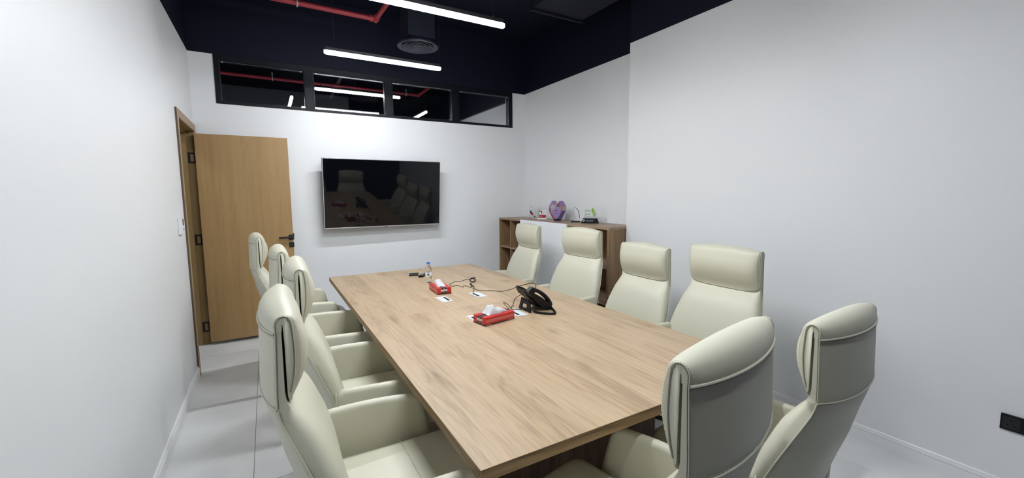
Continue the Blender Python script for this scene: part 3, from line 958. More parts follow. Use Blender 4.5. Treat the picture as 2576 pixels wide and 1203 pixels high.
# grommet boxes set in the top
gl = [('white table power box with a black brush slot nearest the far tissue box', 1.153, 3.048),
      ('white table power box with a thin cable coming out, right of the far tissue box', 1.442, 3.045),
      ('white table power box under the desk phone cables, beside the near tissue box', 1.443, 2.435),
      ('white table power box mostly hidden behind the near tissue box', 1.153, 2.445)]
for k, (lb, x, y) in enumerate(gl):
    t = empty('power_box', lb, 'power box', (x, y, TZ), 0, 'power boxes let into the table')
    box('lid', -0.043, 0.043, -0.086, 0.086, 0.0003, 0.0030, M_alu, t, bev=0.0008)
    s = 1 if k == 0 else -1
    box('brush_slot', s * 0.018 - 0.009, s * 0.018 + 0.009, -0.062, 0.050, 0.0029, 0.0037, M_print_dark, t)
    for dx in (-0.034, 0.036):
        box('lid_groove', dx - 0.0008, dx + 0.0008, -0.080, 0.080, 0.0029, 0.0034, M_print_grey, t)

# ------------------------------------------------------------------ tissue boxes
def tissue_box(label, x, y, ang, tuft, l=0.242, w=0.118, h=0.053):
    t = empty('tissue_box', label, 'tissue box', (x, y, TZ + 0.0004), ang, 'red tissue boxes on the table')
    # carton with an opening in its top
    bm = bmesh.new()
    add_box(bm, -l / 2, l / 2, -w / 2, w / 2, 0, h, 0.001, 0, 1)
    bm_obj('carton', bm, M_red, t)
    e = 0.0004
    car = t.children[0]
    boxes('black_foot_print', [(-l / 2 - e, l / 2 + e, -w / 2 - e, w / 2 + e, 0.0005, 0.009)], M_box_black, car)
    # black bands on both short ends and on the top next to them
    bm = bmesh.new()
    for s in (-1, 1):
        xe = s * l / 2
        add_box(bm, min(xe, xe + s * e), max(xe, xe + s * e), -0.024, 0.018, 0.009, h)
        a, b = sorted((xe, xe - s * 0.045))
        add_box(bm, a, b, -0.024, 0.018, h, h + e)
    bm_obj('black_band', bm, M_box_black, car)
    bm = bmesh.new()
    for s in (-1, 1):
        xe = s * (l / 2 + e)
        add_box(bm, min(xe, xe + s * e), max(xe, xe + s * e), -0.030, 0.024, 0.024, 0.039)
    pl = bm_obj('white_plate_print', bm, M_box_white, car)
    bm = bmesh.new()
    for s in (-1, 1):
        xe = s * (l / 2 + 2 * e)
        for k in range(7):
            add_box(bm, min(xe, xe + s * e), max(xe, xe + s * e), -0.023 + k * 0.006, -0.0195 + k * 0.006, 0.028, 0.035)
        for zz in (0.012, 0.044):
            add_box(bm, min(xe, xe + s * e) - s * e, max(xe, xe + s * e) - s * e, -0.012, 0.006, zz, zz + 0.004)
    bm_obj('plate_lettering', bm, M_print_grey, car)
    # patterned line along the long sides
    bm = bmesh.new()
    for s in (-1, 1):
        ye = s * (w / 2)
        ya, yb = sorted((ye, ye + s * e))
        for z_ in (0.021, 0.034):
            add_box(bm, -l / 2 + 0.002, l / 2 - 0.002, ya, yb, z_, z_ + 0.0011)
        nz = 34
        for k in range(nz):
            xa = -l / 2 + 0.006 + (l - 0.012) * k / nz
            zz = 0.0245 + 0.003 * (k % 2) + 0.001 * ((k * 7) % 3)
            add_box(bm, xa, xa + 0.0045, ya, yb, zz, zz + 0.0032)
        add_box(bm, -l / 2 + 0.010, -l / 2 + 0.045, *sorted((ye + s * e, ye + 2 * s * e)), 0.0035, 0.0065)
        add_box(bm, l / 2 - 0.055, l / 2 - 0.012, *sorted((ye + s * e, ye + 2 * s * e)), 0.0045, 0.0065)
    bm_obj('pattern_print', bm, M_box_pink, car)
    # dark slot in the top
    bm = bmesh.new()
    prism(bm, [(0.078 * math.cos(a), 0.026 * math.sin(a)) for a in [2 * PI * k / 20 for k in range(20)]], h, h + 0.0006, 'z')
    bm_obj('opening', bm, M_print_dark, car)
    # crumpled tissue: a folded sheet
    bm = bmesh.new()
    nu, nv = 22, 12
    grid = []
    for i in range(nu + 1):
        u = i / nu
        row = []
        for j in range(nv + 1):
            v = j / nv
            xx, yy, zz = tuft(u, v)
            p = Vector((xx, yy, zz))
            q = noise.noise_vector(Vector((u * 5, v * 4, ang * 3))) * 0.0065 + noise.noise_vector(Vector((u * 13, v * 9 + 3, ang * 2))) * 0.0035
            k_ = min(1, v * 2)
            row.append(bm.verts.new(p + Vector((q.x, q.y, q.z)) * k_ + Vector((0, 0, h))))
        grid.append(row)
    for i in range(nu):
        for j in range(nv):
            bm.faces.new((grid[i][j], grid[i + 1][j], grid[i + 1][j + 1], grid[i][j + 1]))
    bmesh.ops.solidify(bm, geom=bm.faces[:], thickness=0.0012)
    ti = bm_obj('tissue', bm, M_tissue, t, smooth=70)
    return t

def tuft_near(u, v):
    # tall peak at one end, falling to the other along the box
    x = -0.075 + 0.165 * u
    peak = 0.044 * math.exp(-((u - 0.25) / 0.20) ** 2) + 0.027 * math.exp(-((u - 0.72) / 0.42) ** 2)
    peak *= min(1, u * 9 + 0.15) * min(1, (1 - u) * 6 + 0.1)
    a = v * PI
    y = -0.040 * math.cos(a) * (1 - 0.25 * u) + 0.006 * math.sin(9 * u)
    z = peak * math.sin(a) ** 0.75 + 0.002
    x += 0.014 * math.sin(a) * math.sin(5 * u + 1) - 0.012 * math.sin(a) * (u < 0.3)
    return x, y, z

def tuft_far(u, v):
    x = -0.085 + 0.165 * u
    peak = (0.018 + 0.005 * math.sin(u * 9 + 0.5) + 0.018 * math.exp(-((u - 0.08) / 0.14) ** 2)) * min(1, u * 7 + 0.3) * min(1, (1 - u) * 5 + 0.15)
    a = v * PI
    y = -0.032 * math.cos(a) + 0.008 * math.sin(6 * u)
    z = peak * math.sin(a) ** 0.8 + 0.002
    return x, y, z

tissue_box('red tissue box with a tall white tissue peak, next to the desk phone', 1.228, 2.352, math.atan2(0.048, 0.237), tuft_near)
tissue_box('red tissue box with a low flat tissue, in front of the water bottle', 1.225, 3.327, -PI / 2 - 0.06, tuft_far)

# ------------------------------------------------------------------ water bottle
t = empty('water_bottle', 'small clear plastic water bottle with a blue cap', 'bottle', (1.262, 3.72, TZ + 0.0004))
H = 1.0
prof = [(0, 0.004), (0.016, 0.0), (0.026, 0.001), (0.0295, 0.008), (0.0295, 0.030), (0.0275, 0.036), (0.0295, 0.042), (0.0275, 0.050), (0.0295, 0.058),
        (0.0295, 0.088), (0.028, 0.095), (0.0290, 0.104), (0.0290, 0.118), (0.0255, 0.136), (0.019, 0.155), (0.0135, 0.166), (0.0125, 0.172), (0.0125, 0.180), (0, 0.1805)]
lathe('bottle_body', prof, M_bottle, t, seg=28)
lb = lathe('label_band', [(0.0299, 0.060), (0.0303, 0.061), (0.0303, 0.098), (0.0299, 0.099)], M_label, t, seg=28)
lb['label'] = 'pale printed paper label'
bm = bmesh.new()
for k, (dz, a0, a1) in enumerate(((0.086, -0.28, 0.1), (0.079, -0.35, 0.3), (0.072, -0.1, 0.3))):
    for q in range(5):
        a = math.atan2(-3.72, -1.262) + a0 + (a1 - a0) * q / 5
        c_ = Vector((0.0306 * math.cos(a), 0.0306 * math.sin(a), dz))
        add_box(bm, c_.x - 0.0018, c_.x + 0.0018, c_.y - 0.0018, c_.y + 0.0018, c_.z, c_.z + 0.004)
bm_obj('label_mark', bm, M_print_dark, lb)
cp = lathe('cap', [(0, 0.193), (0.012, 0.193), (0.0140, 0.191), (0.0145, 0.176), (0.0145, 0.174), (0, 0.174)], M_blue_cap, t, seg=24)
cp['label'] = 'blue screw cap'
bm = bmesh.new()
for k in range(24):
    a = 2 * PI * k / 24
    add_box(bm, 0.0146 * math.cos(a) - 0.0006, 0.0146 * math.cos(a) + 0.0006, 0.0146 * math.sin(a) - 0.0006, 0.0146 * math.sin(a) + 0.0006, 0.176, 0.190)
bm_obj('cap_ribs', bm, M_blue_cap, cp)

# ------------------------------------------------------------------ small black card holder and remote
t = empty('card_case', 'flat black card case lying left of the remote control', 'card case', (1.257, 4.163, TZ + 0.0004), math.atan2(-0.03, 0.085))
box('case', -0.045, 0.045, -0.066, 0.066, 0, 0.010, M_black_plastic, t, bev=0.002)
boxes('front_lettering', [(-0.02 + 0.009 * k, -0.013 + 0.009 * k, 0.012, 0.022, 0.0101, 0.0106) for k in range(5)] + [(-0.036, 0.036, -0.045, -0.041, 0.0101, 0.0106)], M_print_grey, t)
t = empty('remote_control', 'black remote control lying behind the water bottle', 'remote control', (1.322, 4.055, TZ + 0.0004), math.atan2(0.125, 0.105) - PI / 2)
bm = bmesh.new()
rp = [(-0.021, -0.085), (0.021, -0.085), (0.023, -0.03), (0.018, 0.02), (0.021, 0.085), (0.012, 0.096), (-0.012, 0.096), (-0.021, 0.085), (-0.018, 0.02), (-0.023, -0.03)]
prism(bm, rp, 0, 0.020, 'z', bev=0.004)
bm_obj('shell', bm, M_black_plastic, t)
for r in range(6):
    for c_ in range(3):
        box('key', -0.014 + 0.0105 * c_, -0.007 + 0.0105 * c_, -0.06 + 0.02 * r, -0.05 + 0.02 * r, 0.0198, 0.0215, M_print_grey, t, bev=0.0006)

# ------------------------------------------------------------------ cables on the table
def zt(x, y, h=0.0025):
    return (x, y, TZ + h)
t = empty('usb_cable', 'thin looped dark cable with plug and clip, coming out of a power box', 'cable', zt(1.50, 3.29, 0))
o_ = Vector(t.location)
def rel(pts):
    return [Vector(p) - o_ for p in pts]
tube('cable', rel(catmull([zt(1.424, 3.095, 0.003), zt(1.445, 3.14, 0.010), zt(1.484, 3.225, 0.014), zt(1.528, 3.30, 0.012), zt(1.545, 3.35, 0.006), zt(1.520, 3.33, 0.003),
                           zt(1.502, 3.308), zt(1.493, 3.389), zt(1.470, 3.40), zt(1.447, 3.361), zt(1.437, 3.444), zt(1.405, 3.452), zt(1.379, 3.442),
                           zt(1.385, 3.50), zt(1.402, 3.545), zt(1.45, 3.59), zt(1.486, 3.617), zt(1.537, 3.606), zt(1.60, 3.65), zt(1.627, 3.66), zt(1.632, 3.60)], 6)), 0.0024, M_tube_dark, t, 7)
pg = tube('plug', rel([zt(1.552, 3.425, 0.010), zt(1.535, 3.37, 0.012), zt(1.520, 3.32, 0.010)]), lambda u: 0.009 - 0.004 * u * u, M_tube_dark, t, 10)
rr = Vector(zt(1.612, 3.51, 0.021)) - o_
tube('cable_clip', [rr + Vector((0.020 * math.cos(a), -0.012 * math.cos(a), 0.0175 * math.sin(a))) for a in [2 * PI * k / 20 for k in range(20)]], 0.0058, M_rubber, t, 8, closed=True)
box('clip_tab', rr.x - 0.016, rr.x + 0.030, rr.y - 0.008, rr.y + 0.008, rr.z + 0.018, rr.z + 0.024, M_rubber, t, bev=0.002)

tag(tube('phone_lead', catmull([zt(1.500, 3.255, 0.006), zt(1.504, 3.215, 0.004), zt(1.509, 3.177), zt(1.55, 3.125), zt(1.594, 3.107), zt(1.65, 3.03, 0.006),
                                (1.64, 2.95, 0.777), (1.617, 2.80, 0.822), (1.585, 2.66, 0.871), (1.606, 2.56, 0.908), (1.621, 2.50, 0.921), (1.622, 2.465, 0.918), (1.612, 2.452, 0.89), (1.60, 2.45, 0.862)], 7), 0.0030, M_tube_dark),
    'long dark lead running from the plug to the back of the desk phone', 'cable')
tag(tube('network_cable', catmull([zt(1.405, 2.44, 0.006), (1.412, 2.50, 0.775), (1.416, 2.56, 0.790), (1.424, 2.573, 0.793), (1.432, 2.53, 0.787), (1.440, 2.492, 0.762), (1.48, 2.486, 0.756), (1.51, 2.46, 0.758), (1.54, 2.429, 0.775), (1.56, 2.43, 0.80)], 7), 0.0026, M_tube_dark),
    'short black cord looping from the power box into the phone stand', 'cable')
tag(tube('power_cable', catmull([zt(1.418, 2.44, 0.006), (1.424, 2.470, 0.775), (1.434, 2.478, 0.790), (1.440, 2.476, 0.783), (1.440, 2.472, 0.803), (1.455, 2.473, 0.835), (1.478, 2.465, 0.856), (1.515, 2.45, 0.870)], 7), 0.0024, M_tube_dark),
    'black cord arching up from the power box behind the near tissue box to the phone', 'cable')

# ------------------------------------------------------------------ desk phone
ph = empty('desk_phone', 'black desk phone on a stand with its handset, seen from behind', 'telephone', (1.60, 2.45, TZ + 0.0006))
# local frame: +x towards the users, z up.  slab profile in (x,z), extruded along y
bm = bmesh.new()
slab = [(0.098, 0.000), (0.104, 0.010), (0.085, 0.032), (0.020, 0.084), (-0.045, 0.128), (-0.092, 0.157), (-0.100, 0.156), (-0.095, 0.140),
        (-0.078, 0.108), (-0.060, 0.096), (-0.030, 0.070), (0.020, 0.030), (0.060, 0.000)]
prism(bm, slab, -0.030, 0.092, 'y', bev=0.003)
prism(bm, [(0.098, 0.0), (0.104, 0.010), (0.088, 0.036), (0.05, 0.066), (0.01, 0.098), (-0.030, 0.122), (-0.078, 0.150), (-0.086, 0.130), (-0.060, 0.096), (-0.02, 0.055), (0.03, 0.014), (0.060, 0.0)], -0.082, -0.0302, 'y', bev=0.003)
bm_obj('body', bm, M_black_plastic, ph)
bm = bmesh.new()
prism(bm, [(-0.046, 0.131), (-0.092, 0.160), (-0.098, 0.163), (-0.096, 0.167), (-0.046, 0.136)], 0.0, 0.085, 'y')
bm_obj('screen_hood', bm, M_black_plastic, ph)
# keys on the user side
bm = bmesh.new()
dirv = Vector((-0.78, 0, 0.62)).normalized()
nv = Vector((0.62, 0, 0.78))
for r in range(4):
    for c_ in range(4):
        p = Vector((0.078, -0.005 + 0.024 * c_, 0.040)) + dirv * (0.020 * r)
        add_box(bm, p.x - 0.006, p.x + 0.006, p.y, p.y + 0.016, p.z - 0.006, p.z + 0.006, 0.001)
bm_obj('keypad', bm, M_print_grey, ph)
# stand: sloping plate with an opening
bm = bmesh.new()
def SP(y, s, o):      # s = 0 at the top (under the slab) .. 1 at the foot
    x = -0.050 + (-0.048 - -0.050) * s - 0.012 * s
    z = 0.083 * (1 - s)
    return Vector((x + o, y, z))
outl = [(-0.050, 0.0), (0.050, 0.0), (0.074, 1.0), (-0.078, 1.0)]
hole = [(-0.024, 0.42), (0.030, 0.42), (0.040, 0.78), (-0.036, 0.80)]
for o in (0.0, 0.009):
    pass
rings_ = []
for o in (0.0, 0.010):
    rings_.append(([bm.verts.new(SP(y, s, o)) for y, s in outl], [bm.verts.new(SP(y, s, o)) for y, s in hole]))
(O0, H0), (O1, H1) = rings_
for k in range(4):
    j = (k + 1) % 4
    bm.faces.new((O0[k], O0[j], H0[j], H0[k]))
    bm.faces.new((O1[j], O1[k], H1[k], H1[j]))
    bm.faces.new((O0[j], O0[k], O1[k], O1[j]))
    bm.faces.new((H0[k], H0[j], H1[j], H1[k]))
bmesh.ops.translate(bm, verts=bm.verts, vec=(-0.026, 0, 0))
prism(bm, [(-0.076, 0.086), (-0.040, 0.060), (0.010, 0.028), (0.004, 0.020), (-0.062, 0.060), (-0.080, 0.078)], -0.045, 0.05, 'y')
bm_obj('stand', bm, M_black_plastic, ph)
# handset: curved bar with two ends, on the near side of the body
hp = catmull([(0.092, -0.058, 0.030), (0.084, -0.058, 0.056), (0.052, -0.058, 0.096), (0.010, -0.058, 0.130), (-0.032, -0.058, 0.152), (-0.062, -0.058, 0.163)], 5)
bm = bmesh.new()
pts = hp
sec = []
for i, p in enumerate(pts):
    tt = (pts[min(i + 1, len(pts) - 1)] - pts[max(i - 1, 0)]).normalized()
    nn_ = Vector((-tt.z, 0, tt.x)) * -1
    u = i / (len(pts) - 1)
    w = 0.020 + 0.004 * abs(2 * u - 1) ** 3
    th = 0.0115 + 0.002 * abs(2 * u - 1) ** 2
    sec.append([bm.verts.new(p + nn_ * (th * a) + Vector((0, w * b, 0))) for a, b in ((1, -0.7), (1, 0.7), (0.5, 1), (-0.5, 1), (-1, 0.7), (-1, -0.7), (-0.5, -1), (0.5, -1))])
for A, B in zip(sec, sec[1:]):
    for k in range(8):
        bm.faces.new((A[k], A[(k + 1) % 8], B[(k + 1) % 8], B[k]))
bm.faces.new(sec[0]); bm.faces.new(sec[-1][::-1])
hs = bm_obj('handset', bm, M_black_plastic, ph, smooth=50)
bm = bmesh.new()
prism(bm, [(-0.100, 0.150), (-0.066, 0.176), (-0.040, 0.160), (-0.048, 0.136), (-0.076, 0.120)], -0.080, -0.036, 'y', bev=0.004)
bm_obj('earpiece', bm, M_black_plastic, hs)
bm = bmesh.new()
prism(bm, [(0.094, 0.014), (0.096, 0.034), (0.080, 0.056), (0.058, 0.052), (0.066, 0.028)], -0.080, -0.036, 'y', bev=0.004)
bm_obj('mouthpiece', bm, M_black_plastic, hs)
# coiled cord
path = catmull([(-0.060, -0.082, 0.012), (-0.045, -0.12, 0.008), (-0.020, -0.150, 0.008), (0.010, -0.180, 0.008), (0.038, -0.192, 0.008), (0.060, -0.165, 0.009),
                (0.078, -0.120, 0.010), (0.090, -0.085, 0.016)], 40)
bm = bmesh.new()
hel = []
turns = 92
# resample by length
d = [0]
for a, b in zip(path, path[1:]):
    d.append(d[-1] + (b - a).length)
import bisect
for i in range(turns * 7 + 1):
    s = d[-1] * i / (turns * 7)
    k = min(bisect.bisect_right(d, s), len(path) - 1)
    f = (s - d[k - 1]) / max(1e-9, d[k] - d[k - 1])
    p = path[k - 1].lerp(path[k], f)
    tt = (path[k] - path[k - 1]).normalized()
    a_ = tt.cross(Vector((0, 0, 1))).normalized()
    b_2 = tt.cross(a_)
    w = 2 * PI * i / 7
    hel.append(p + (a_ * math.cos(w) + b_2 * math.sin(w)) * 0.0062)
add_tube(bm, hel, 0.0015, 5)
add_tube(bm, path[::8] + [path[-1]], 0.0055, 8)
bm_obj('coiled_cord', bm, M_black_plastic, ph, smooth=60)
tube('cord_tail', catmull([(0.090, -0.085, 0.016), (0.094, -0.075, 0.020), (0.092, -0.062, 0.020), (0.086, -0.056, 0.022)], 5), 0.0024, M_black_plastic, ph, 7)

# ================================================================== CHAIRS
# local frame of a chair: +y is the way it faces, slot of the headrest at y = YS_, origin on the floor under the seat
YSL = -0.40
def interp(tab, z):
    if z >= tab[0][0]:
        return tab[0][1:]
    for a, b in zip(tab, tab[1:]):
        if z >= b[0]:
            f = (a[0] - z) / (a[0] - b[0])
            f = f  # linear
            return tuple(p + (q - p) * f for p, q in zip(a[1:], b[1:]))
    return tab[-1][1:]
#        z      rear   convex front  halfwidth
SHELL = [(1.180, -0.026, 0.036, -0.0035, 0.2452),
         (0.960, -0.034, 0.036, -0.0035, 0.2452),
         (0.940, -0.033, 0.036, 0.018, 0.245),
         (0.900, -0.022, 0.038, 0.056, 0.253),
         (0.840, 0.003, 0.046, 0.096, 0.272),
         (0.720, 0.054, 0.072, 0.142, 0.302),
         (0.620, 0.094, 0.080, 0.168, 0.315),
         (0.540, 0.118, 0.082, 0.182, 0.312),
         (0.460, 0.134, 0.080, 0.186, 0.300),
         (0.420, 0.140, 0.076, 0.186, 0.285)]

def smooth_tab(z):
    # average a little so that the outline bends smoothly
    s = [interp(SHELL, z + d_) for d_ in (-0.018, -0.009, 0, 0.009, 0.018)]
    return tuple(sum(v) / 5 for v in zip(*s))

US = [-1 + 2 * k / 16 for k in range(17)]
def shell_section(z):
    rear, cv, front, hw = smooth_tab(z)
    head = z > 0.95
    pts = []
    for u in US:                                   # rear face, left to right
        e = (1 - abs(u) ** 8)
        pts.append((u * hw, rear - cv * (1 - u * u) - 0.006 * e + 0.006))
    body_t = front - rear
    band = (0.88 if head else 0.40 + 0.48 * max(0, (z - 0.93) / 0.02) if z > 0.93 else 0.40) * body_t
    # side, then the front face right to left
    fu = [1.0, 0.992, 0.965, 0.92, 0.84, 0.7, 0.5, 0.25, 0, -0.25, -0.5, -0.7, -0.84, -0.92, -0.965, -0.992, -1.0]
    for u in fu:
        b = (1 - min(1, abs(u)) ** 7) ** 0.5
        y = rear + band + (body_t - band) * b - (0 if head else 0.010 * (1 - u * u))
        pts.append((u * hw * (1.0 + (0 if head else 0.012)), y))
    return pts

def rear_at(z, inset):
    rear, cv, front, hw = smooth_tab(z)
    u = (hw - inset) / hw
    return hw - inset, rear - cv * (1 - u * u) - 0.006 * (1 - u ** 8) + 0.006

def make_backrest(parent):
    bm = bmesh.new()
    zs = [1.1655, 1.14, 1.09, 1.03, 0.99, 0.965, 0.95, 0.935, 0.92, 0.90, 0.875, 0.845, 0.81, 0.77, 0.73, 0.69, 0.65, 0.61, 0.57, 0.53, 0.49, 0.455, 0.43, 0.42]
    rings = []
    for z in zs:
        rings.append([bm.verts.new((x, y + YSL, z)) for x, y in shell_section(z)])
    for A, B in zip(rings, rings[1:]):
        n_ = len(A)
        for k in range(n_):
            bm.faces.new((A[k], A[(k + 1) % n_], B[(k + 1) % n_], B[k]))
    bm.faces.new(rings[0]); bm.faces.new(rings[-1][::-1])
    return bm_obj('backrest', bm, M_leather, parent, smooth=62)

ZT = 1.207
def head_profile(u):
    """closed outline in (y,z) of the folded headrest at width position u; the slot lies at y = 0"""
    au = abs(u)
    e = (1 - au ** 9) ** 0.5 if au < 1 else 0.0        # soft shoulder next to the side
    cv = 0.036 * (1 - u * u)
    yr = -0.026 - cv - 0.006 * (1 - au ** 8) + 0.0042
    zt = ZT + 0.020 * (1 - u * u)
    fr = 0.022 + 0.036 * e                             # front bulge
    zl = 1.162                                         # where the rear seam runs
    zl -= 0.003 * (1 - u * u)
    pts = [(yr + 0.0005, zl)]
    # outer arch from the rear seam over the top
    yc, ry = (yr + fr * 0.80) / 2, (fr * 0.80 - yr) / 2
    za = zt - min(0.060, ry * 1.10)
    for k in range(9):
        a = PI - PI * k / 8
        pts.append((yc + ry * math.cos(a), za + (zt - za) * math.sin(a)))
    # front face down with its belly
    for k in range(1, 9):
        s = k / 8
        z = za + (0.962 - za) * s
        y_mid = fr * 1.10 * math.sin(PI * (0.27 + 0.66 * s))
        y_side = fr * (0.82 + 0.16 * math.sin(PI * s) - 0.40 * s ** 4)
        y = y_mid * e + y_side * (1 - e)
        z += 0.030 * au ** 10 * s
        pts.append((y, z))
    zr = 0.030 * au ** 10
    pts += [(fr * 0.22, 0.949 + zr), (0.004, 0.945 + zr), (0.0005, 0.955 + zr)]
    # up the slot and back over to the shell
    pts += [(0.0005, 1.05), (0.0005, 1.170), (-0.001, 1.182), (-0.003, 1.184), (-0.0045, 1.178), (-0.0045, 1.164), (-0.012, 1.163)]
    return pts

def make_headrest(parent):
    bm = bmesh.new()
    uu = [-1.0, -0.985, -0.955, -0.90, -0.82, -0.70, -0.5, -0.25, 0, 0.25, 0.5, 0.70, 0.82, 0.90, 0.955, 0.985, 1.0]
    hw = 0.246
    rings = []
    for u in uu:
        rings.append([bm.verts.new((u * hw, y + YSL, z)) for y, z in head_profile(u)])
    for A, B in zip(rings, rings[1:]):
        n_ = len(A)
        for k in range(n_):
            bm.faces.new((A[k], A[(k + 1) % n_], B[(k + 1) % n_], B[k]))
    # flat side caps, made as a strip between outer and inner outline
    for R_, flip in ((rings[0], False), (rings[-1], True)):
        r_ = list(R_)
        f = bm.faces.new(r_ if flip else r_[::-1])
    bmesh.ops.triangulate(bm, faces=[f for f in bm.faces if len(f.verts) > 4])
    return bm_obj('headrest', bm, M_leather, parent, smooth=58)

def resample(pts, step):
    d_ = [0]
    for a, b in zip(pts, pts[1:]):
        d_.append(d_[-1] + (b - a).length)
    out = []
    n_ = int(d_[-1] / step)
    for i in range(n_ + 1):
        s = i * step
        k = min(max(1, bisect.bisect_right(d_, s)), len(pts) - 1)
        f = (s - d_[k - 1]) / max(1e-9, d_[k] - d_[k - 1])
        out.append((pts[k - 1].lerp(pts[k], f), (pts[k] - pts[k - 1]).normalized()))
    return out

def stitches(bm, pts, step=0.0068, ln=0.0042, r=0.0009):
    for p, t_ in resample(pts, step):
        a = t_.orthogonal().normalized()
        b = t_.cross(a)
        v = [bm.verts.new(p + t_ * (ln / 2)), bm.verts.new(p - t_ * (ln / 2))] + [bm.verts.new(p + a * r * ca + b * r * sa) for ca, sa in ((1, 0), (0, 1), (-1, 0), (0, -1))]
        for k in range(4):
            bm.faces.new((v[0], v[2 + k], v[2 + (k + 1) % 4]))
            bm.faces.new((v[1], v[2 + (k + 1) % 4], v[2 + k]))

def rear_line(zf, off=0.0, n=24):
    pts = []
    for k in range(n + 1):
        u = -1 + 2 * k / n
        z = zf(u)
        rear, cv, front, hw = smooth_tab(z)
        e = (1 - abs(u) ** 8)
        pts.append(Vector((u * hw, rear - cv * (1 - u * u) - 0.006 * e + 0.006 - off + YSL, z)))
    return pts

def make_chair(label, group):
    t = empty('conference_chair', label, 'chair', (0, 0, 0), 0, group)
    br = make_backrest(t)
    hr = make_headrest(t)
    # piping: arch on each side, two seams across the back
    for s in (-1, 1):
        prof = head_profile(0.999)
        arch = [Vector((s * 0.2462, y + YSL, z)) for y, z in prof[0:18]]
        shell_edge = []
        for z in (0.95, 1.0, 1.05, 1.10, 1.155):
            rear, cv, front, hw = smooth_tab(z)
            shell_edge.append(Vector((s * (hw + 0.0008), rear + 0.006 + YSL, z)))
        tube('side_piping', catmull(shell_edge + [a for a in arch], 2), 0.0016, M_piping, hr, 6)
        cy_ = sum(p.y for p in arch) / len(arch)
        inner_ = [Vector((s * 0.2463, p.y + (0.0035 if p.y < cy_ else -0.0035), p.z - (0.0035 if p.z > 1.17 else 0))) for p in shell_edge + arch]
        sl_ = tube('side_seam_shadow', catmull(inner_, 2), 0.0009, M_seam_shadow, hr, 5)  # dark line drawn as shade just inside the piping
        # lower side seam of the body
        side = []
        for z in (0.945, 0.91, 0.87, 0.82, 0.77, 0.72, 0.66, 0.60, 0.54):
            rear, cv, front, hw = smooth_tab(z)
            side.append(Vector((s * (hw + 0.002), rear + 0.006 + YSL, z)))
        tube('side_seam', catmull(side, 3), 0.0022, M_piping, br, 6)
    up = rear_line(lambda u: 1.162 - 0.003 * (1 - u * u) - 0.001, 0.002)
    lo = rear_line(lambda u: 0.948 - 0.012 * (1 - u * u), 0.001)
    tube('rear_piping', up, 0.0032, M_piping, hr, 7)
    tube('rear_piping', lo, 0.0028, M_piping, br, 7)
    tube('rear_seam_shadow', [p + Vector((0, -0.0004, -0.0040)) for p in up], 0.0014, M_seam_shadow, hr, 5)  # shade under the rear piping, put in as a dark tube
    tube('rear_seam_shadow', [p + Vector((0, 0.0002, -0.0036)) for p in lo], 0.0012, M_seam_shadow, br, 5)
    bm = bmesh.new()
    stitches(bm, [p + Vector((0, -0.0010, -0.009)) for p in up])
    stitches(bm, [p + Vector((0, -0.0012, 0.008)) for p in lo])
    for s in (-1, 1):
        prof = head_profile(0.985)
        stitches(bm, catmull([Vector((s * 0.2425, y + YSL + (0.0022 if i > 8 else 0), z + (0.0008 if 1 < i < 9 else 0))) for i, (y, z) in enumerate(prof[1:17])], 3))
        sd = []
        for z in (1.155, 1.05, 0.96):
            px_, py_ = rear_at(z, 0.007)
            sd.append(Vector((s * px_, py_ - 0.0004 + YSL, z)))
        stitches(bm, sd)
        sd = []
        for z in (0.945, 0.90, 0.85, 0.80, 0.74, 0.68, 0.62, 0.56):
            px_, py_ = rear_at(z, 0.007)
            sd.append(Vector((s * px_, py_ - 0.0004 + YSL, z)))
        stitches(bm, catmull(sd, 3))
    st = bm_obj('stitching', bm, M_thread, br)
    st['kind'] = 'stuff'
    # seat cushion
    bm = bmesh.new()
    nx, ny = 18, 16
    top, bot = [], []
    for i in range(nx + 1):
        u = -1 + 2 * i / nx
        rt, rb = [], []
        for j in range(ny + 1):
            v = j / ny
            x = u * 0.268
            y = -0.285 + 0.60 * v
            d_e = (1 - abs(u) ** 10) ** 0.5 * (1 - max(0, (v - 0.80) / 0.20) ** 2.2) ** 0.5
            crown = 0.012 * (1 - u * u) * math.sin(PI * min(1, v * 1.05))
            groove = -0.004 * math.exp(-((u) / 0.02) ** 2) if 0.05 < v < 0.95 else 0
            z = 0.400 + 0.075 * d_e + crown + groove - 0.008 * math.sin(PI * v)
            rt.append(bm.verts.new((x, y, z)))
            rb.append(bm.verts.new((x * 0.98, y * 0.98, 0.392)))
        top.append(rt); bot.append(rb)
    for i in range(nx):
        for j in range(ny):
            bm.faces.new((top[i][j], top[i + 1][j], top[i + 1][j + 1], top[i][j + 1]))
            bm.faces.new((bot[i][j + 1], bot[i + 1][j + 1], bot[i + 1][j], bot[i][j]))
    for i in range(nx):
        bm.faces.new((top[i][0], bot[i][0], bot[i + 1][0], top[i + 1][0]))
        bm.faces.new((top[i][ny], top[i + 1][ny], bot[i + 1][ny], bot[i][ny]))
    for j in range(ny):
        bm.faces.new((top[0][j], top[0][j + 1], bot[0][j + 1], bot[0][j]))
        bm.faces.new((top[nx][j], bot[nx][j], bot[nx][j + 1], top[nx][j + 1]))
    seat = bm_obj('seat', bm, M_leather, t, smooth=60)
    seat_cross = [Vector((x, 0.02, 0.4790 - 0.010 * (x / 0.268) ** 2)) for x in [-0.235 + 0.47 * k / 12 for k in range(13)]]
    tube('seat_seam', seat_cross, 0.0011, M_thread, seat, 5)
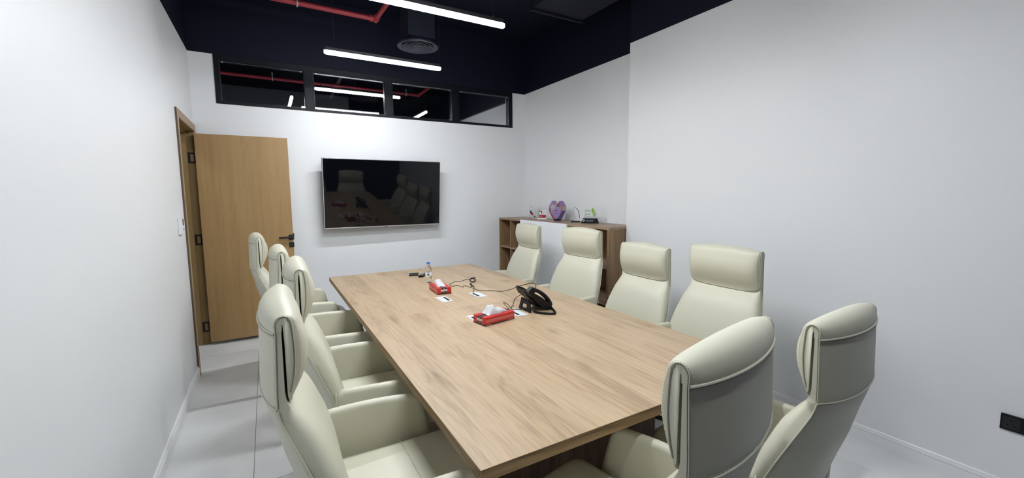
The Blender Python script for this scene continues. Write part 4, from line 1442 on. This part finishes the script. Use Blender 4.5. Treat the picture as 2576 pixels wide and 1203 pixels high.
    # arms: upholstered side panels
    for s in (-1, 1):
        bm = bmesh.new()
        ny_, nz_ = 22, 9
        def arm_z(v):
            zt_ = 0.644 + 0.010 * math.sin(PI * v * 0.8 + 0.3)
            if v < 0.10:
                zt_ -= 0.055 * (1 - v / 0.10) ** 2
            zt_ -= 0.022 * v
            if v > 0.90:
                zt_ -= 0.040 * ((v - 0.90) / 0.10) ** 2
            return zt_
        rings = []
        for j in range(ny_ + 1):
            v = j / ny_
            y = -0.290 + 0.440 * v
            xi, th = 0.283 + 0.012 * math.sin(PI * v), 0.044
            ztop = arm_z(v)
            if v < 0.04 or v > 0.97:
                th *= 0.6
                xi += 0.010
            zb = 0.385
            r = th / 2
            sec_ = [(xi, zb), (xi - 0.004, 0.50), (xi, ztop - r)]
            for k in range(1, 7):
                a = PI - PI * k / 7
                sec_.append((xi + r + r * math.cos(a), ztop - r + r * math.sin(a)))
            sec_ += [(xi + th, ztop - r), (xi + th + 0.006, 0.50), (xi + th, zb)]
            rings.append([bm.verts.new((s * x, y + 0.05 * min(1, (ztop - z) / 0.22) * max(0, (v - 0.75) / 0.25), z)) for x, z in sec_])
        for A, B in zip(rings, rings[1:]):
            n_ = len(A)
            for k in range(n_):
                bm.faces.new((A[k], A[(k + 1) % n_], B[(k + 1) % n_], B[k]))
        bm.faces.new(rings[0]); bm.faces.new(rings[-1][::-1])
        a_ = bm_obj('armrest', bm, M_leather, t, smooth=62)
        ln_ = [Vector((s * 0.2815, -0.284, z)) for z in (0.48, 0.54, 0.60, 0.625)] + [Vector((s * 0.300, -0.282, 0.640)), Vector((s * 0.325, -0.284, 0.630)), Vector((s * 0.335, -0.286, 0.58))]
        tube('arm_seam', catmull(ln_, 3), 0.0024, M_piping, a_, 5)
    # seat pan, mechanism, gas column, five-star base
    box('seat_pan', -0.25, 0.25, -0.24, 0.26, 0.372, 0.3915, M_black_plastic, t, bev=0.006)
    box('tilt_mechanism', -0.09, 0.09, -0.14, 0.12, 0.322, 0.3715, M_black_metal, t, bev=0.01)
    lathe('gas_column', [(0, 0.34), (0.014, 0.34), (0.014, 0.20), (0.026, 0.20), (0.028, 0.09), (0, 0.09)], M_chrome, t, seg=20)
    hb = lathe('base_hub', [(0, 0.125), (0.03, 0.125), (0.042, 0.115), (0.045, 0.075), (0.035, 0.066), (0, 0.066)], M_chrome, t, seg=24)
    for k in range(5):
        a = 2 * PI * k / 5 + 0.3
        ca, sa = math.cos(a), math.sin(a)
        bm = bmesh.new()
        secs = []
        for q, (r, w, h0, h1) in enumerate(((0.035, 0.024, 0.078, 0.116), (0.12, 0.021, 0.078, 0.108), (0.22, 0.018, 0.070, 0.094), (0.29, 0.015, 0.064, 0.080), (0.305, 0.010, 0.064, 0.076))):
            secs.append([bm.verts.new((ca * r - sa * b, sa * r + ca * b, h)) for b, h in ((-w, h0), (w, h0), (w * 0.75, h1), (-w * 0.75, h1))])
        for A, B in zip(secs, secs[1:]):
            for z in range(4):
                bm.faces.new((A[z], A[(z + 1) % 4], B[(z + 1) % 4], B[z]))
        bm.faces.new(secs[0]); bm.faces.new(secs[-1][::-1])
        lg = bm_obj('leg', bm, M_chrome, t, smooth=40)
        bm = bmesh.new()
        m_ = Matrix.Translation((ca * 0.292, sa * 0.292, 0)) @ Matrix.Rotation(a, 4, 'Z')
        for side in (-0.016, 0.016):
            prof = [(0, -0.008), (0.020, -0.008), (0.0255, -0.004), (0.0255, 0.004), (0.020, 0.008), (0, 0.008)]
            b2 = bmesh.new()
            add_lathe(b2, prof, 0, 0, 0, 14)
            bmesh.ops.transform(b2, verts=b2.verts, matrix=m_ @ Matrix.Translation((0, side, 0.0258)) @ Matrix.Rotation(PI / 2, 4, 'X'))
            me_ = bpy.data.meshes.new('tmp')
            b2.to_mesh(me_); b2.free()
            bm.from_mesh(me_)
            bpy.data.meshes.remove(me_)
        fs = add_box(bm, -0.018, 0.018, -0.007, 0.007, 0.024, 0.060, 0.003)
        # the hood was made at the origin: move only its vertices
        bm_v = [v for v in bm.verts if v.co.length < 0.08]
        bmesh.ops.transform(bm, verts=bm_v, matrix=m_)
        bm_obj('caster', bm, M_black_plastic, lg, smooth=50)
    return t

UPPER = ('backrest', 'headrest', 'seat', 'armrest', 'seat_pan', 'tilt_mechanism')
GL = 'cream chairs along the left side of the table'
GR = 'cream chairs along the right side of the table'
GE = 'cream chairs at the near end of the table'
PROTO = make_chair('', GL)
used = [False]
def place_chair(x, y, rz, lift, label, group):
    """x, y = where the headrest slot's middle stands; rz = facing, 0 is +y"""
    if not used[0]:
        c = PROTO
        used[0] = True
    else:
        c = copy_tree(PROTO)
    off = Matrix.Rotation(rz, 3, 'Z') @ Vector((0, YSL, 0))
    c.location = (x - off.x, y - off.y, 0)
    c.rotation_euler = (0, 0, rz)
    for ch in c.children:
        if ch.name.split('.')[0] in UPPER:
            ch.location.z = lift
    c['label'] = label
    c['group'] = group
    return c

# facing +x (left row): rz = -90 deg ; facing -x (right row): +90 deg
place_chair(-0.083, 4.11, -PI / 2 + 0.06, 0.030, 'cream leather high-back chair on the left, farthest and in front of the open door', GL)
place_chair(0.056, 3.21, -PI / 2 + 0.02, 0.008, 'cream leather high-back chair, second farthest of the left row, below the door handle', GL)
place_chair(0.112, 2.30, -PI / 2 - 0.02, 0.030, 'cream leather high-back chair, second nearest of the left row', GL)
place_chair(0.020, 1.515, -PI / 2, 0.030, 'large cream leather chair nearest the camera on the left side of the table', GL)
place_chair(2.600, 4.10, PI / 2 - 0.05, 0.000, 'cream leather high-back chair farthest on the right, left of the white cabinet doors', GR)
place_chair(2.585, 3.13, PI / 2 + 0.08, 0.016, 'cream leather high-back chair before the white doors and right open shelves of the sideboard', GR)
place_chair(2.600, 2.366, PI / 2 - 0.04, -0.060, 'cream leather high-back chair on the right, just past the end of the sideboard', GR)
place_chair(2.600, 1.682, PI / 2 - 0.015, -0.008, 'cream leather high-back chair with a broad shaded headrest, nearest of the right row', GR)
place_chair(0.966, 0.603, math.radians(11.0), 0.002, 'cream leather chair seen from behind at the near end of the table', GE)
place_chair(1.770, 0.680, math.radians(3.0), -0.080, 'cream leather chair seen from behind, rightmost, near the right wall', GE)
